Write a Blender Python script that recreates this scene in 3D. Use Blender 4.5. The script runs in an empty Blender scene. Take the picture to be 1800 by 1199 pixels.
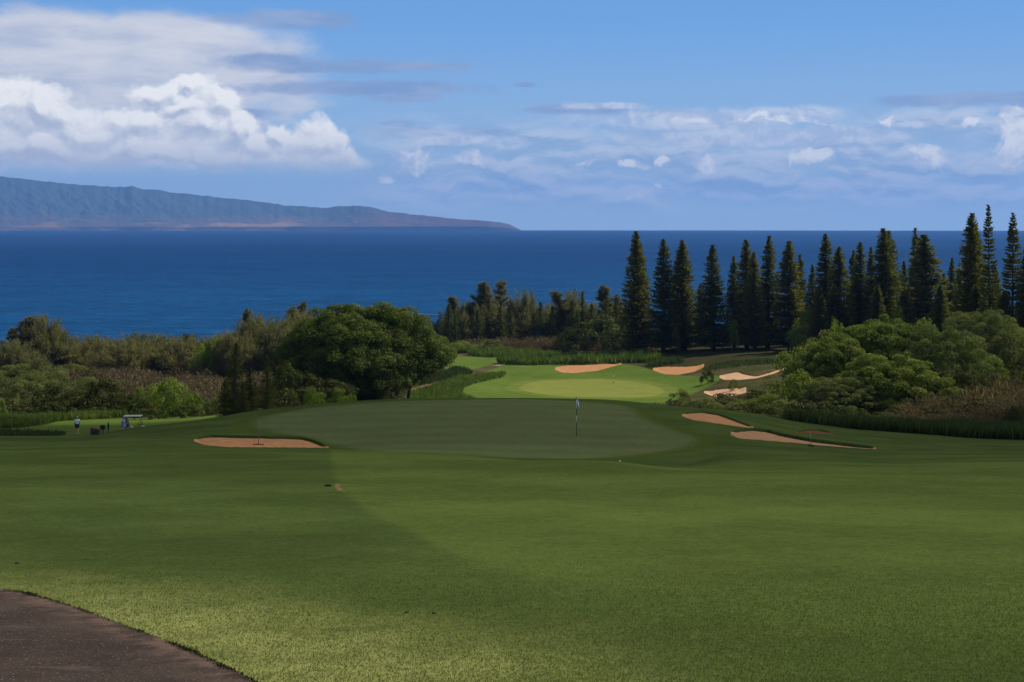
import bpy, math, random
import numpy as np
from mathutils import Vector
rng = np.random.default_rng(7)
random.seed(7)
sc = bpy.context.scene
COL = sc.collection
# ---------------------------------------------------------------- camera
F = 2500.0; V0 = 392.5; H = 100.0            # focal length in photo pixels, level line, eye height above the sea
cam = bpy.data.cameras.new('camera'); camo = bpy.data.objects.new('camera', cam); COL.objects.link(camo)
cam.sensor_width = 36; cam.lens = 36 * F / 1800
cam.shift_y = -(599.5 - V0) / 1800
cam.clip_start = .1; cam.clip_end = 90000
camo.location = (0, 0, H); camo.rotation_euler = (math.pi / 2, 0, 0)
sc.camera = camo
sc.view_settings.view_transform = 'Standard'; sc.view_settings.look = 'None'
sc.view_settings.exposure = 0.0; sc.view_settings.gamma = 1
# ---------------------------------------------------------------- sun
EL, AZ = math.radians(43), math.radians(56)   # sun ahead and to the right
S = Vector((math.sin(AZ) * math.cos(EL), math.cos(AZ) * math.cos(EL), math.sin(EL)))
sl = bpy.data.lights.new('sun', 'SUN'); sl.energy = 5.0; sl.angle = math.radians(.5); sl.color = (1, .94, .84)
so = bpy.data.objects.new('sun', sl); COL.objects.link(so); so.rotation_euler = S.to_track_quat('Z', 'Y').to_euler()

# ---------------------------------------------------------------- shader helper
class N:
    """tiny expression builder on a node tree"""
    def __init__(s, nt): s.nt = nt; nt.nodes.clear()
    def n(s, t, **k):
        x = s.nt.nodes.new(t)
        for a, b in k.items(): setattr(x, a, b)
        return x
    def put(s, sock, v):
        if isinstance(v, bpy.types.NodeSocket): s.nt.links.new(v, sock)
        elif v is not None:
            if hasattr(sock.default_value, '__len__') and not hasattr(v, '__len__'): v = (v, v, v)
            if hasattr(v, '__len__') and len(v) == 3 and len(sock.default_value) == 4: v = (*v, 1)
            sock.default_value = v
    def m(s, op, a, b=None, c=None, clamp=False):
        x = s.n('ShaderNodeMath', operation=op, use_clamp=clamp)
        for i, q in enumerate((a, b, c)): s.put(x.inputs[i], q)
        return x.outputs[0]
    def vm(s, op, a, b=None, out=0):
        x = s.n('ShaderNodeVectorMath', operation=op)
        s.put(x.inputs[0], a)
        if op == 'SCALE': s.put(x.inputs['Scale'], b)
        elif b is not None: s.put(x.inputs[1], b)
        return x.outputs[out]
    def mix(s, f, a, b, mode='MIX'):
        x = s.n('ShaderNodeMix', data_type='RGBA', blend_type=mode)
        s.put(x.inputs[0], f); s.put(x.inputs[6], a); s.put(x.inputs[7], b)
        return x.outputs[2]
    def noise(s, vec, scale, det=4, rough=.5, dist=0, col=False):
        x = s.n('ShaderNodeTexNoise'); s.put(x.inputs['Vector'], vec)
        x.inputs['Scale'].default_value = scale; x.inputs['Detail'].default_value = det
        x.inputs['Roughness'].default_value = rough; x.inputs['Distortion'].default_value = dist
        return x.outputs[1 if col else 0]
    def ss(s, v, a, b, lo=0, hi=1):
        x = s.n('ShaderNodeMapRange', interpolation_type='SMOOTHSTEP')
        s.put(x.inputs[0], v)
        for i, q in enumerate((a, b, lo, hi)): x.inputs[i + 1].default_value = q
        return x.outputs[0]
    def attr(s, name):
        x = s.n('ShaderNodeAttribute', attribute_name=name); return x
    def sep(s, v):
        x = s.n('ShaderNodeSeparateXYZ'); s.put(x.inputs[0], v); return x.outputs
    def comb(s, a, b, c):
        x = s.n('ShaderNodeCombineXYZ')
        for i, q in enumerate((a, b, c)): s.put(x.inputs[i], q)
        return x.outputs[0]
    def out(s, sh, vol=None):
        o = s.n('ShaderNodeOutputMaterial')
        if sh: s.nt.links.new(sh, o.inputs[0])
        if vol: s.nt.links.new(vol, o.inputs[1])
def mat(name):
    m = bpy.data.materials.new(name); m.use_nodes = True
    return m, N(m.node_tree)

# ---------------------------------------------------------------- world: sky with clouds placed by bearing and elevation
w = bpy.data.worlds.new('World'); sc.world = w; w.use_nodes = True
q = N(w.node_tree)
tc = q.n('ShaderNodeTexCoord').outputs['Generated']
X, Y, Z = q.sep(tc)
hor = q.m('SQRT', q.m('ADD', q.m('MULTIPLY', X, X), q.m('MULTIPLY', Y, Y)))
az = q.m('MULTIPLY', q.m('ARCTAN2', X, Y), 25.0)
el = q.m('MULTIPLY', q.m('DIVIDE', Z, hor), 25.0)
P0 = q.comb(az, el, 0.0)
def cp(u, v):
    a = math.atan((u - 900) / F); return (25 * a, 25 * (V0 - v) / F * math.cos(a), 0)
sky = q.n('ShaderNodeTexSky', sky_type='NISHITA', sun_disc=False, sun_elevation=EL, sun_rotation=AZ, altitude=100, air_density=1.0, dust_density=.35, ozone_density=1.6)
q.put(sky.inputs[0], q.comb(X, Y, q.m('MAXIMUM', Z, .004)))
skyc = q.mix(1.0, sky.outputs[0], (1.02, 1.0, 1.10), 'MULTIPLY')
up = q.ss(el, 0.0, 4.2)
hue = q.mix(up, (4.1, 6.0, 8.0), (1.5, 3.8, 7.8))
skyc = q.mix(q.ss(el, 5, 9, .95, 0), skyc, hue)
hi = q.noise(q.vm('MULTIPLY', tc, (1, 1, 1.5)), 2.4, 4, .6)          # broken cloud overhead
skyc = q.mix(q.m('MULTIPLY', q.ss(hi, .36, .6), q.ss(el, 7, 12, 0, .85)), skyc, (2.7, 2.55, 2.35))
def ell(P, u, v, ru, rv):
    c = cp(u, v)
    d = q.vm('MULTIPLY', q.vm('SUBTRACT', P, c), (100 / ru, 100 / rv, 1))
    return q.m('SUBTRACT', 1.0, q.vm('LENGTH', d, out=1))
def union(P, L, k=.25):
    r = None
    for e in L:
        x = ell(P, *e)
        r = x if r is None else q.m('SMOOTH_MAX', r, x, k)
    return r
# warped coordinates: billowy for the cumulus, stretched for the high streaks
def warp(P, sc_, amp, det=5, stretch=(1, 1, 1)):
    n = q.noise(q.vm('MULTIPLY', P, stretch), sc_, det, .55, col=True)
    return q.vm('ADD', P, q.vm('MULTIPLY', q.vm('SUBTRACT', n, (.5, .5, .5)), amp))
def warp2(P): return warp(warp(P, .8, (1.2, .9, 0), 4), 3.2, (.34, .30, 0), 6)
Pc = warp2(P0); Pcs = warp2(q.vm('ADD', P0, (.07, .13, 0)))
Ps = warp(P0, .55, (2.2, .35, 0), 5, (.35, 1.8, 1))
# high veil and streaks
veil = union(Ps, [(-150, 105, 560, 120), (120, 60, 330, 48), (300, 62, 200, 48), (60, 180, 480, 120), (340, 130, 260, 90)], .4)
va = q.ss(q.m('ADD', veil, q.m('MULTIPLY', q.m('SUBTRACT', q.noise(Ps, 1.1, 5, .6), .5), .8)), -.05, .45, 0, .97)
vn = q.noise(q.vm('MULTIPLY', Ps, (.5, 2.0, 1)), .9, 5, .6)
vcol = q.mix(q.ss(vn, .30, .60), (5.0, 5.6, 7.0), (7.2, 7.4, 8.0))
vcol = q.mix(q.ss(el, 3.3, 3.85, 0, .75), vcol, (2.9, 3.9, 6.2))
streak = union(Ps, [(620, 116, 270, 17), (480, 105, 120, 20), (620, 158, 290, 18), (700, 176, 90, 11), (430, 200, 70, 14), (500, 30, 160, 22), (1690, 172, 170, 15), (1900, 170, 180, 22), (925, 152, 26, 6), (685, 216, 42, 8), (1640, 208, 80, 12), (780, 232, 190, 15), (1010, 192, 110, 13), (1150, 200, 100, 9)], .2)
sa = q.ss(q.m('ADD', streak, q.m('MULTIPLY', q.m('SUBTRACT', q.noise(Ps, 2.2, 5, .6), .5), .9)), .0, .55, 0, .85)
scol = q.mix(q.ss(vn, .35, .65), (2.2, 3.45, 6.1), (3.4, 4.4, 6.6))
# pale band right of the middle
band = union(Ps, [(1230, 208, 260, 22), (1390, 196, 100, 15), (1580, 220, 60, 10), (1330, 240, 330, 22), (1050, 186, 95, 10), (790, 246, 90, 13)], .3)
ba = q.ss(q.m('ADD', band, q.m('MULTIPLY', q.m('SUBTRACT', q.noise(Pc, 1.6, 6, .6), .5), 1.1)), .0, .6, 0, .85)
bn = q.m('SUBTRACT', q.noise(Pc, 1.3, 5, .6), q.noise(Pcs, 1.3, 5, .6))
bcol = q.mix(q.ss(bn, -.10, .10), (4.4, 5.5, 7.6), (6.6, 7.3, 8.6))
# mottled low field
fieldm = q.m('MULTIPLY', q.ss(az, -3.6, -1.2), q.m('MULTIPLY', q.ss(el, .0, .7), q.ss(el, 2.1, 1.35)))
fieldr = q.m('MULTIPLY', q.ss(az, 4.5, 8.0), q.ss(el, 2.15, 1.8))
fieldm = q.m('MAXIMUM', fieldm, q.m('MULTIPLY', fieldr, q.ss(el, .25, .9)))
Pw = warp(P0, .8, (1.2, .5, 0), 3)
fn = q.noise(q.vm('MULTIPLY', Pw, (.40, 1.4, 1)), 1.3, 6, .55)
fb = q.m('SUBTRACT', fn, q.noise(q.vm('MULTIPLY', q.vm('ADD', Pw, (.05, .12, 0)), (.40, 1.4, 1)), 1.3, 6, .55))
fa = q.m('MULTIPLY', fieldm, q.ss(fn, .30, .54, .15, .92))
fcol = q.mix(q.ss(fb, -.10, .10), (3.2, 4.7, 7.0), (6.0, 6.9, 8.3))
Pcd = warp(Pc, 3.0, (.5, .4, 0), 4)
# white puffs, cumulus bank
puffs = union(Pc, [(1100, 290, 36, 11), (1040, 289, 15, 7), (1242, 287, 26, 10), (1640, 272, 34, 30), (1790, 240, 44, 46), (1775, 196, 20, 12), (1150, 326, 14, 8), (730, 280, 44, 24), (825, 285, 26, 16), (1160, 284, 20, 13), (1430, 285, 46, 22), (1126, 348, 22, 6), (1570, 218, 40, 9), (1710, 215, 26, 10), (685, 316, 26, 9), (1340, 216, 150, 7)], .12)
pa = q.ss(q.m('ADD', puffs, q.m('MULTIPLY', q.m('SUBTRACT', q.noise(Pcd, 3.0, 7, .66), .5), 2.0)), .0, .55, 0, .9)
pcol = q.mix(q.ss(bn, -.10, .08), (5.2, 6.1, 7.9), (8.6, 8.8, 9.2))
bank = [(-120, 240, 260, 90), (20, 205, 110, 62), (80, 200, 70, 45), (150, 235, 90, 60), (225, 262, 90, 48), (60, 270, 300, 42), (290, 165, 54, 34), (335, 152, 46, 30), (375, 185, 46, 40), (412, 224, 52, 42), (445, 250, 50, 36), (300, 262, 80, 38), (380, 275, 110, 32), (498, 232, 30, 30), (550, 255, 56, 46), (540, 285, 110, 26), (450, 280, 60, 26), (250, 210, 120, 40), (350, 215, 70, 40), (320, 190, 60, 30)]
def bankd(P):
    fine = q.m('MULTIPLY', q.m('SUBTRACT', q.noise(P, 2.6, 7, .6), .5), .8)
    return q.m('ADD', union(P, bank, .12), fine)
Db = bankd(Pc); Dbs = bankd(Pcs)
basecut = q.ss(q.m('ADD', el, q.m('MULTIPLY', q.noise(P0, 2.5, 4), .35)), .98, 1.32)
bka = q.m('MULTIPLY', q.ss(Db, -.06, .34), basecut)
lit = q.m('MULTIPLY_ADD', q.m('SUBTRACT', q.noise(Pc, 1.4, 7, .62), .5), 1.3, q.ss(q.m('SUBTRACT', Db, Dbs), -.42, .42))
lit = q.m('MULTIPLY', lit, 1.15, clamp=True)
lit = q.m('MULTIPLY', lit, q.ss(el, .95, 1.75, .30, 1))
bkcol = q.mix(lit, (5.2, 5.8, 7.0), (9.9, 9.9, 9.8))
bkcol = q.mix(q.ss(Db, .5, .1, 0, .6), bkcol, (9.4, 9.5, 9.7))
c = skyc
c = q.mix(va, c, vcol); c = q.mix(sa, c, scol); c = q.mix(fa, c, fcol); c = q.mix(ba, c, bcol)
c = q.mix(pa, c, pcol); c = q.mix(bka, c, bkcol)
bg = q.n('ShaderNodeBackground'); q.put(bg.inputs[0], c); bg.inputs[1].default_value = .1
wo = q.n('ShaderNodeOutputWorld'); q.nt.links.new(bg.outputs[0], wo.inputs[0])

# ---------------------------------------------------------------- object helpers
def tag(o, label=None, cat=None, group=None, kind=None):
    if label: o['label'] = label
    if cat: o['category'] = cat
    if group: o['group'] = group
    if kind: o['kind'] = kind
    return o
def empty(name, loc=(0, 0, 0)):
    o = bpy.data.objects.new(name, None); COL.objects.link(o); o.location = loc; return o
def mesh_obj(name, V, Fc, m=None, parent=None, smooth=False, attrs=None, nv=4):
    """V (n,3) array, Fc (k,nv) array or list of lists"""
    me = bpy.data.meshes.new(name)
    if isinstance(Fc, np.ndarray):
        V = np.asarray(V, np.float32); k, nv = Fc.shape
        me.vertices.add(len(V)); me.vertices.foreach_set('co', V.ravel())
        me.loops.add(k * nv); me.loops.foreach_set('vertex_index', Fc.astype(np.int32).ravel())
        me.polygons.add(k); me.polygons.foreach_set('loop_start', np.arange(0, k * nv, nv, dtype=np.int32))
        me.update(calc_edges=True)
    else:
        me.from_pydata([tuple(map(float, p)) for p in V], [], [list(map(int, f)) for f in Fc]); me.update()
    if smooth: me.polygons.foreach_set('use_smooth', np.ones(len(me.polygons), bool))
    for an, (ty, arr) in (attrs or {}).items():
        a = me.attributes.new(an, ty, 'POINT')
        a.data.foreach_set('color' if ty == 'FLOAT_COLOR' else 'value', np.asarray(arr, np.float32).ravel())
    if m: me.materials.append(m)
    o = bpy.data.objects.new(name, me); COL.objects.link(o)
    if parent: o.parent = parent
    return o
def pchip(x, y, xi):
    x = np.asarray(x, float); y = np.asarray(y, float); h = np.diff(x); d = np.diff(y) / h
    m = np.zeros(len(x)); m[0] = d[0]; m[-1] = d[-1]
    for i in range(1, len(x) - 1):
        if d[i - 1] * d[i] > 0:
            a = 2 * h[i] + h[i - 1]; b = h[i] + 2 * h[i - 1]; m[i] = (a + b) / (a / d[i - 1] + b / d[i])
    xi = np.clip(xi, x[0], x[-1]); k = np.clip(np.searchsorted(x, xi) - 1, 0, len(x) - 2)
    t = (xi - x[k]) / h[k]
    return (2*t**3 - 3*t**2 + 1) * y[k] + (t**3 - 2*t**2 + t) * h[k] * m[k] + (-2*t**3 + 3*t**2) * y[k+1] + (t**3 - t**2) * h[k] * m[k+1]
def sstep(a, b, x):
    t = np.clip((x - a) / (b - a), 0, 1); return t * t * (3 - 2 * t)
_perm = np.random.default_rng(3).random((256, 256))
def vnoise(x, y):
    xi = np.floor(x).astype(int); yi = np.floor(y).astype(int); fx = x - xi; fy = y - yi
    fx = fx * fx * (3 - 2 * fx); fy = fy * fy * (3 - 2 * fy)
    g = lambda a, b: _perm[a % 256, b % 256]
    return (g(xi, yi) * (1 - fx) + g(xi + 1, yi) * fx) * (1 - fy) + (g(xi, yi + 1) * (1 - fx) + g(xi + 1, yi + 1) * fx) * fy
def fbm(x, y, o=4):
    r = 0; a = .5
    for i in range(o): r = r + a * vnoise(x * 2**i + 17 * i, y * 2**i + 5 * i); a *= .5
    return r

# ---------------------------------------------------------------- the land as a height function
near = [(8, 1199), (12, 1034), (20, 902), (30, 838), (38, 811)]
T = {
 -600: near + [(45, 803), (60, 790), (80, 780), (110, 772), (150, 762), (165, 750), (185, 738), (200, 725), (250, 700), (300, 678), (400, 645), (600, 626), (800, 625), (1000, 645)],
 0: near + [(45, 802), (60, 787), (80, 775), (110, 767), (150, 762), (165, 748), (185, 735), (200, 722), (250, 697), (300, 674), (400, 642), (600, 622), (800, 624), (1000, 645)],
 130: near + [(45, 800), (60, 785), (80, 774), (110, 767), (150, 762), (165, 748), (185, 734), (200, 722), (250, 697), (300, 674), (400, 642), (600, 622), (800, 624), (1000, 645)],
 235: near + [(45, 799), (60, 784), (80, 766), (98, 752), (110, 756), (150, 760), (165, 746), (185, 733), (200, 720), (250, 697), (300, 674), (400, 640), (600, 620), (800, 622), (1000, 645)],
 350: near + [(45, 797), (60, 787), (68, 784), (78, 766), (95, 741), (102, 738), (112, 744), (130, 752), (150, 748), (165, 738), (185, 730), (200, 720), (250, 697), (300, 675), (400, 638), (600, 618), (800, 622), (1000, 645)],
 450: near + [(45, 796), (60, 790), (67, 786.5), (77, 767), (88, 746), (105, 722), (113, 726), (130, 745), (160, 727), (200, 718), (250, 697), (300, 675), (400, 638), (600, 618), (800, 622), (1000, 645)],
 580: near + [(45, 797), (60, 791), (67, 792), (74, 782), (88, 744), (105, 712), (111, 708), (118, 713), (135, 730), (200, 714), (250, 697), (300, 678), (400, 638), (600, 616), (800, 622), (1000, 645)],
 750: near + [(45, 798), (54, 796), (60, 798), (68, 790), (80, 760), (98, 717), (110, 701), (114, 700), (122, 710), (135, 733), (200, 722), (250, 703), (270, 694), (300, 673), (350, 648), (400, 631), (500, 612), (600, 608), (800, 620), (1000, 645)],
 900: near + [(45, 807), (50, 806), (57, 812), (66, 798), (80, 760), (98, 717), (110, 701), (114, 699.5), (122, 708), (135, 733), (200, 724), (250, 706), (270, 697), (323, 674), (350, 656), (370, 643), (400, 628), (440, 614), (500, 604), (650, 604), (800, 616), (1000, 645)],
 1050: near + [(45, 816), (50, 817), (57, 822), (66, 802), (78, 769), (98, 722), (110, 704), (114, 702), (122, 710), (135, 735), (200, 724), (250, 706), (270, 698), (323, 676), (350, 658), (370, 641), (400, 628), (440, 614), (500, 604), (650, 604), (800, 616), (1000, 645)],
 1200: near[:4] + [(38, 826), (45, 821), (54, 822), (62, 815), (72, 790), (84, 757), (100, 726), (112, 715), (118, 716), (135, 738), (180, 732), (240, 716), (270, 701), (300, 682), (330, 661), (350, 648), (370, 634), (400, 618), (440, 606), (500, 600), (650, 602), (800, 616), (1000, 645)],
 1300: near[:4] + [(36, 829), (45, 828), (52, 820), (62, 801), (76, 782), (88, 758), (98, 743), (112, 724), (117, 723), (130, 738), (170, 726), (220, 714), (260, 692), (285, 672), (310, 655), (350, 636), (400, 614), (440, 604), (500, 600), (650, 602), (800, 616), (1000, 645)],
 1420: near[:4] + [(36, 830), (45, 829), (55, 812), (66, 797), (80, 782), (90, 768), (102, 757), (114, 746), (121, 744), (130, 749), (160, 736), (190, 712), (230, 690), (270, 668), (310, 646), (350, 630), (400, 612), (440, 602), (500, 600), (650, 602), (800, 616), (1000, 645)],
 1560: near[:4] + [(36, 830), (45, 828), (55, 815), (68, 801), (82, 789), (100, 772), (116, 761), (124, 760), (140, 752), (170, 726), (200, 698), (230, 680), (270, 658), (310, 638), (350, 624), (400, 610), (440, 602), (500, 600), (650, 602), (800, 616), (1000, 645)],
 1800: near[:4] + [(38, 822), (45, 815), (52, 812), (62, 803), (80, 793), (100, 781), (112, 777), (124, 776), (140, 760), (170, 725), (200, 695), (230, 675), (270, 650), (310, 630), (350, 616), (400, 605), (440, 600), (500, 598), (650, 602), (800, 616), (1000, 645)],
 2500: near[:4] + [(38, 820), (45, 812), (52, 806), (62, 797), (80, 787), (100, 777), (112, 772), (124, 768), (140, 750), (170, 715), (200, 690), (230, 668), (270, 645), (310, 628), (350, 614), (400, 603), (440, 598), (500, 596), (650, 602), (800, 616), (1000, 645)],
}
DF = np.exp(np.linspace(math.log(2), math.log(1300), 900)); UF = np.linspace(-600, 2500, 621)
cols = []
for u in sorted(T):
    L = T[u]; d = np.array([2, 5] + [a for a, b in L] + [1300.]); drop = np.array([1.95, 2.26] + [(b - V0) / F * a for a, b in L] + [130.])
    cols.append(pchip(d, drop, DF))
cols = np.array(cols); us = np.array(sorted(T), float)
G = np.array([pchip(us, cols[:, j], UF) for j in range(len(DF))]).T      # drop[u, d]
def drop_ud(u, d):
    u = np.clip(u, -600, 2499.9); d = np.clip(d, 2.0001, 1299)
    a = (u + 600) / 5.0; b = (np.log(d) - math.log(2)) / (math.log(1300) - math.log(2)) * 899
    i = np.minimum(a.astype(int), 619); j = np.minimum(b.astype(int), 898); fa_ = a - i; fb = b - j
    return (G[i, j] * (1 - fa_) + G[i + 1, j] * fa_) * (1 - fb) + (G[i, j + 1] * (1 - fa_) + G[i + 1, j + 1] * fa_) * fb
def base_h(x, y):
    x = np.atleast_1d(np.asarray(x, float)); y = np.atleast_1d(np.asarray(y, float))
    yy = np.maximum(y, 2.0); u = 900 + F * x / yy
    z = H - drop_ud(u, yy)
    z = np.where(y < 2, H - 1.95 + (2 - y) * .1, z)
    z = z + (fbm(x * .35, y * .22, 3) - .44) * .05 * sstep(12, 30, y) + (fbm(x * .09 + 4, y * .11, 2) - .38) * .22 * sstep(10, 24, y) * sstep(62, 46, y) + (fbm(x * .05, y * .05, 3) - .44) * 1.6 * sstep(180, 420, y)
    return z
def hit_d(u, v, dmin=5):
    """distance at which the sight line through (u,v) meets the land"""
    d = np.exp(np.linspace(math.log(dmin), math.log(1200), 3000)); x = (u - 900) / F * d
    vt = V0 + F * (H - base_h(x, d)) / d
    k = np.argmax(vt <= v); return float(d[k])
BUN = [  # top edge, bottom edge, dmin, depth
 ('b1', [(340,774),(352,768),(370,766),(420,767.5),(500,769),(530,770),(550,775),(565,781),(578,787)], [(340,776),(355,782),(400,786),(560,787),(578,788)], 62, .12),
 ('b2', [(1198,729),(1210,725),(1235,724),(1262,728),(1292,739),(1325,751)], [(1198,732),(1215,738),(1250,743),(1290,749),(1325,753)], 62, .12),
 ('b3', [(1284,761),(1296,756),(1322,754),(1350,757),(1380,765),(1430,774),(1480,780),(1540,787)], [(1284,765),(1300,771),(1350,775),(1400,779),(1440,783),(1540,790)], 58, .16),
 ('b4', [(1397,760),(1418,755),(1440,755),(1464,761)], [(1397,761),(1430,762),(1464,763)], 85, .12),
 ('b5', [(975,647),(985,642),(1005,640),(1050,639),(1093,637)], [(975,650),(988,655),(1010,656),(1050,652),(1093,640)], 240, .25),
 ('b6', [(1147,648),(1157,644),(1180,643),(1210,643),(1238,640)], [(1147,651),(1168,658),(1192,659),(1220,654),(1238,645)], 240, .25),
 ('b7', [(1264,661),(1276,656),(1296,652),(1310,657),(1330,660),(1352,654),(1385,643)], [(1264,664),(1272,668),(1300,668),(1330,665),(1360,657),(1385,647)], 240, .25),
 ('b8', [(1237,688),(1260,683),(1290,680),(1312,681)], [(1237,691),(1255,698),(1282,698),(1312,690)], 200, .25),
]
for k, b in enumerate(BUN):
    uu = np.linspace(b[1][0][0], b[1][-1][0], 90)
    dt = np.array([hit_d(a, np.interp(a, *zip(*b[1])), b[3]) for a in uu]); db = np.array([hit_d(a, np.interp(a, *zip(*b[2])), b[3]) for a in uu])
    ker = np.ones(5) / 5
    dt = np.convolve(np.pad(dt, 2, 'edge'), ker, 'valid'); db = np.convolve(np.pad(db, 2, 'edge'), ker, 'valid')
    dt = np.maximum(dt, db + .05)
    BUN[k] = dict(u=uu, dt=dt, db=db, depth=b[4])
def bunker_q(b, u, y):
    ua, ub = b['u'][0], b['u'][-1]
    t = np.interp(u, b['u'], b['dt']); s = np.interp(u, b['u'], b['db'])
    e = np.minimum(u - ua, ub - u)
    return (y - s) / (t - s), e, t - s
def height(x, y):
    x = np.atleast_1d(np.asarray(x, float)); y = np.atleast_1d(np.asarray(y, float))
    z = base_h(x, y); u = 900 + F * x / np.maximum(y, 2)
    for b in BUN:
        qq, e, w_ = bunker_q(b, u, y)
        ins = (qq > 0) & (e > 0); back = sstep(.14, -.02, (qq - 1) * w_)
        z = z - np.where(ins, b['depth'] * sstep(0, .55, qq) * sstep(0, 12, e) * np.minimum(w_ / 3, 1) * back, 0)
        lip = np.where((qq >= 1) & (e > 0), sstep(1.6, .1, (qq - 1) * w_) * sstep(0, .14, (qq - 1) * w_), 0)
        z = z + lip * b['depth'] * .5 * sstep(0, 12, e) * np.minimum(w_ / 3, 1)
    return z
def gz(x, y): return float(height(x, y)[0])
def at(u, d): return (u - 900) / F * d
def wpoly(pts, dmin=5):
    P = []
    for p in pts:
        if len(p) == 3: P.append((at(p[0], p[2]), p[2]))         # explicit distance
        else:
            d = hit_d(p[0], p[1], dmin); P.append((at(p[0], d), d))
    return np.array(P)
def catmull(P, n=6, closed=True):
    P = np.asarray(P, float); R = []; m = len(P)
    for i in range(m if closed else m - 1):
        if closed: a, b, c_, d = P[i - 1], P[i], P[(i + 1) % m], P[(i + 2) % m]
        else: a, b, c_, d = P[max(i - 1, 0)], P[i], P[i + 1], P[min(i + 2, m - 1)]
        for t in np.arange(n) / n:
            R.append(.5 * ((2 * b) + (c_ - a) * t + (2 * a - 5 * b + 4 * c_ - d) * t * t + (3 * b - a - 3 * c_ + d) * t**3))
    if not closed: R.append(P[-1])
    return np.array(R)
def sdf(P, x, y):
    """signed distance to polygon, negative inside"""
    best = np.full(x.shape, 1e9); ins = np.zeros(x.shape, bool)
    for i in range(len(P)):
        a = P[i - 1]; b = P[i]; e = b - a; L = e @ e + 1e-12
        t = np.clip(((x - a[0]) * e[0] + (y - a[1]) * e[1]) / L, 0, 1)
        best = np.minimum(best, (x - a[0] - t * e[0])**2 + (y - a[1] - t * e[1])**2)
        if a[1] != b[1]:
            cr = ((a[1] > y) != (b[1] > y)) & (x < (b[0] - a[0]) * (y - a[1]) / (b[1] - a[1]) + a[0]); ins ^= cr
    d = np.sqrt(best); return np.where(ins, -d, d)
def sdline(P, x, y):
    best = np.full(x.shape, 1e9)
    for i in range(1, len(P)):
        a = P[i - 1]; e = P[i] - a; L = e @ e + 1e-12
        t = np.clip(((x - a[0]) * e[0] + (y - a[1]) * e[1]) / L, 0, 1)
        best = np.minimum(best, (x - a[0] - t * e[0])**2 + (y - a[1] - t * e[1])**2)
    return np.sqrt(best)
# outlines on the ground
g1 = catmull(wpoly([(452,746),(470,733),(560,716),(700,704,106),(900,701,109),(1050,705,106),(1105,716),(1125,733),(1185,758),(1218,772),(1200,785),(1150,0,70),(1050,0,65),(900,0,63),(750,0,63.5),(660,0,66),(560,772),(485,760)], 60))
g2 = catmull(wpoly([(912,682),(935,672),(990,667.5),(1060,667),(1120,672),(1155,680),(1166,688),(1150,696),(1080,698.5),(1000,697),(940,691)], 240))
lawn2 = catmull(wpoly([(815,690),(818,675),(850,655),(880,643),(870,640),(800,655),(770,640),(790,627),(850,626),(900,633),(960,637),(1000,637),(1090,640),(1140,648),(1200,660),(1262,660),(1262,670),(1225,690),(1200,700),(1160,0,255),(1000,0,240),(850,0,245)], 240))
lawn3 = catmull(wpoly([(-300,0,100),(-300,0,150),(0,744),(60,742),(110,739),(200,736),(380,0,178),(400,0,120),(240,0,100)], 120))
mow = catmull(wpoly([(580,789),(582,800),(586,820),(600,858),(650,900),(720,935),(800,975),(950,1030),(1250,1120),(1700,1260,8.5)]), 6, False)
mowP = np.vstack([mow, [(30, 8.5), (60, 30), (60, 52), (0, 56), (-4, 60), mow[0] + (0, .5)]])
pedge = catmull([(-11, 17.2), (-6.6, 13.9), *[tuple(p) for p in wpoly([(0,1037),(60,1049),(130,1070),(190,1092),(250,1114),(320,1141),(380,1169),(440,1199)])], (-1.0, 7.1), (.1, 4.6), (1.3, 1)], 6, False)
scar = catmull(wpoly([(592,850),(594,857),(598,861),(603,864)]), 4, False)
path2 = catmull(wpoly([(878,644),(905,637),(940,634),(975,633)], 240), 5, False)
trail = catmull(wpoly([(700,697),(730,684),(770,671),(800,659),(818,650)], 200), 5, False)
# ---------------------------------------------------------------- ground material
def tint(q, c, n, amt):            # vary a colour by a noise value
    return q.mix(1.0, c, q.comb(*(q.m('MULTIPLY_ADD', q.m('SUBTRACT', n, .5), amt, 1.0),) * 3), 'MULTIPLY')
mg, q = mat('turf')
pos = q.n('ShaderNodeNewGeometry').outputs['Position']
m1 = q.attr('mask_a'); m2 = q.attr('mask_b')
r1 = q.n('ShaderNodeSeparateColor'); q.put(r1.inputs[0], m1.outputs['Color']); green, fringe, fair, dry = *r1.outputs, m1.outputs['Alpha']
r2 = q.n('ShaderNodeSeparateColor'); q.put(r2.inputs[0], m2.outputs['Color']); lawn, fgreen, wild, soil = *r2.outputs, m2.outputs['Alpha']
big = q.noise(pos, .22, 4, .6); midn = q.noise(pos, 1.6, 4, .6); sml = q.noise(pos, 14, 3, .6); fine = q.noise(pos, 75, 2, .6)
rough_c = q.mix(q.ss(big, .35, .65), (.054, .080, .021), (.066, .096, .025))
fair_c = q.mix(q.ss(big, .35, .65), (.076, .106, .025), (.090, .122, .029))
c = q.mix(fair, rough_c, fair_c)
c = q.mix(q.m('MULTIPLY', dry, q.ss(midn, -.1, .7)), c, (.30, .31, .095))  # also carries the painted sun patch of the foreground
c = q.mix(q.m('MULTIPLY', q.ss(q.noise(pos, .5, 5, .65), .5, .68), .10), c, (.12, .105, .03))
stripe = q.n('ShaderNodeTexWave', wave_type='BANDS', bands_direction='Y'); q.put(stripe.inputs[0], pos)
stripe.inputs['Scale'].default_value = .06; stripe.inputs['Distortion'].default_value = 2.5; stripe.inputs['Detail Scale'].default_value = .3
gc = q.mix(stripe.outputs['Fac'], (.098, .122, .045), (.108, .132, .049))
c = q.mix(fringe, c, (.064, .088, .018)); c = q.mix(green, c, gc)
l2 = q.mix(q.ss(q.noise(pos, .06, 4, .6), .35, .65), (.082, .128, .022), (.105, .152, .030))
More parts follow.
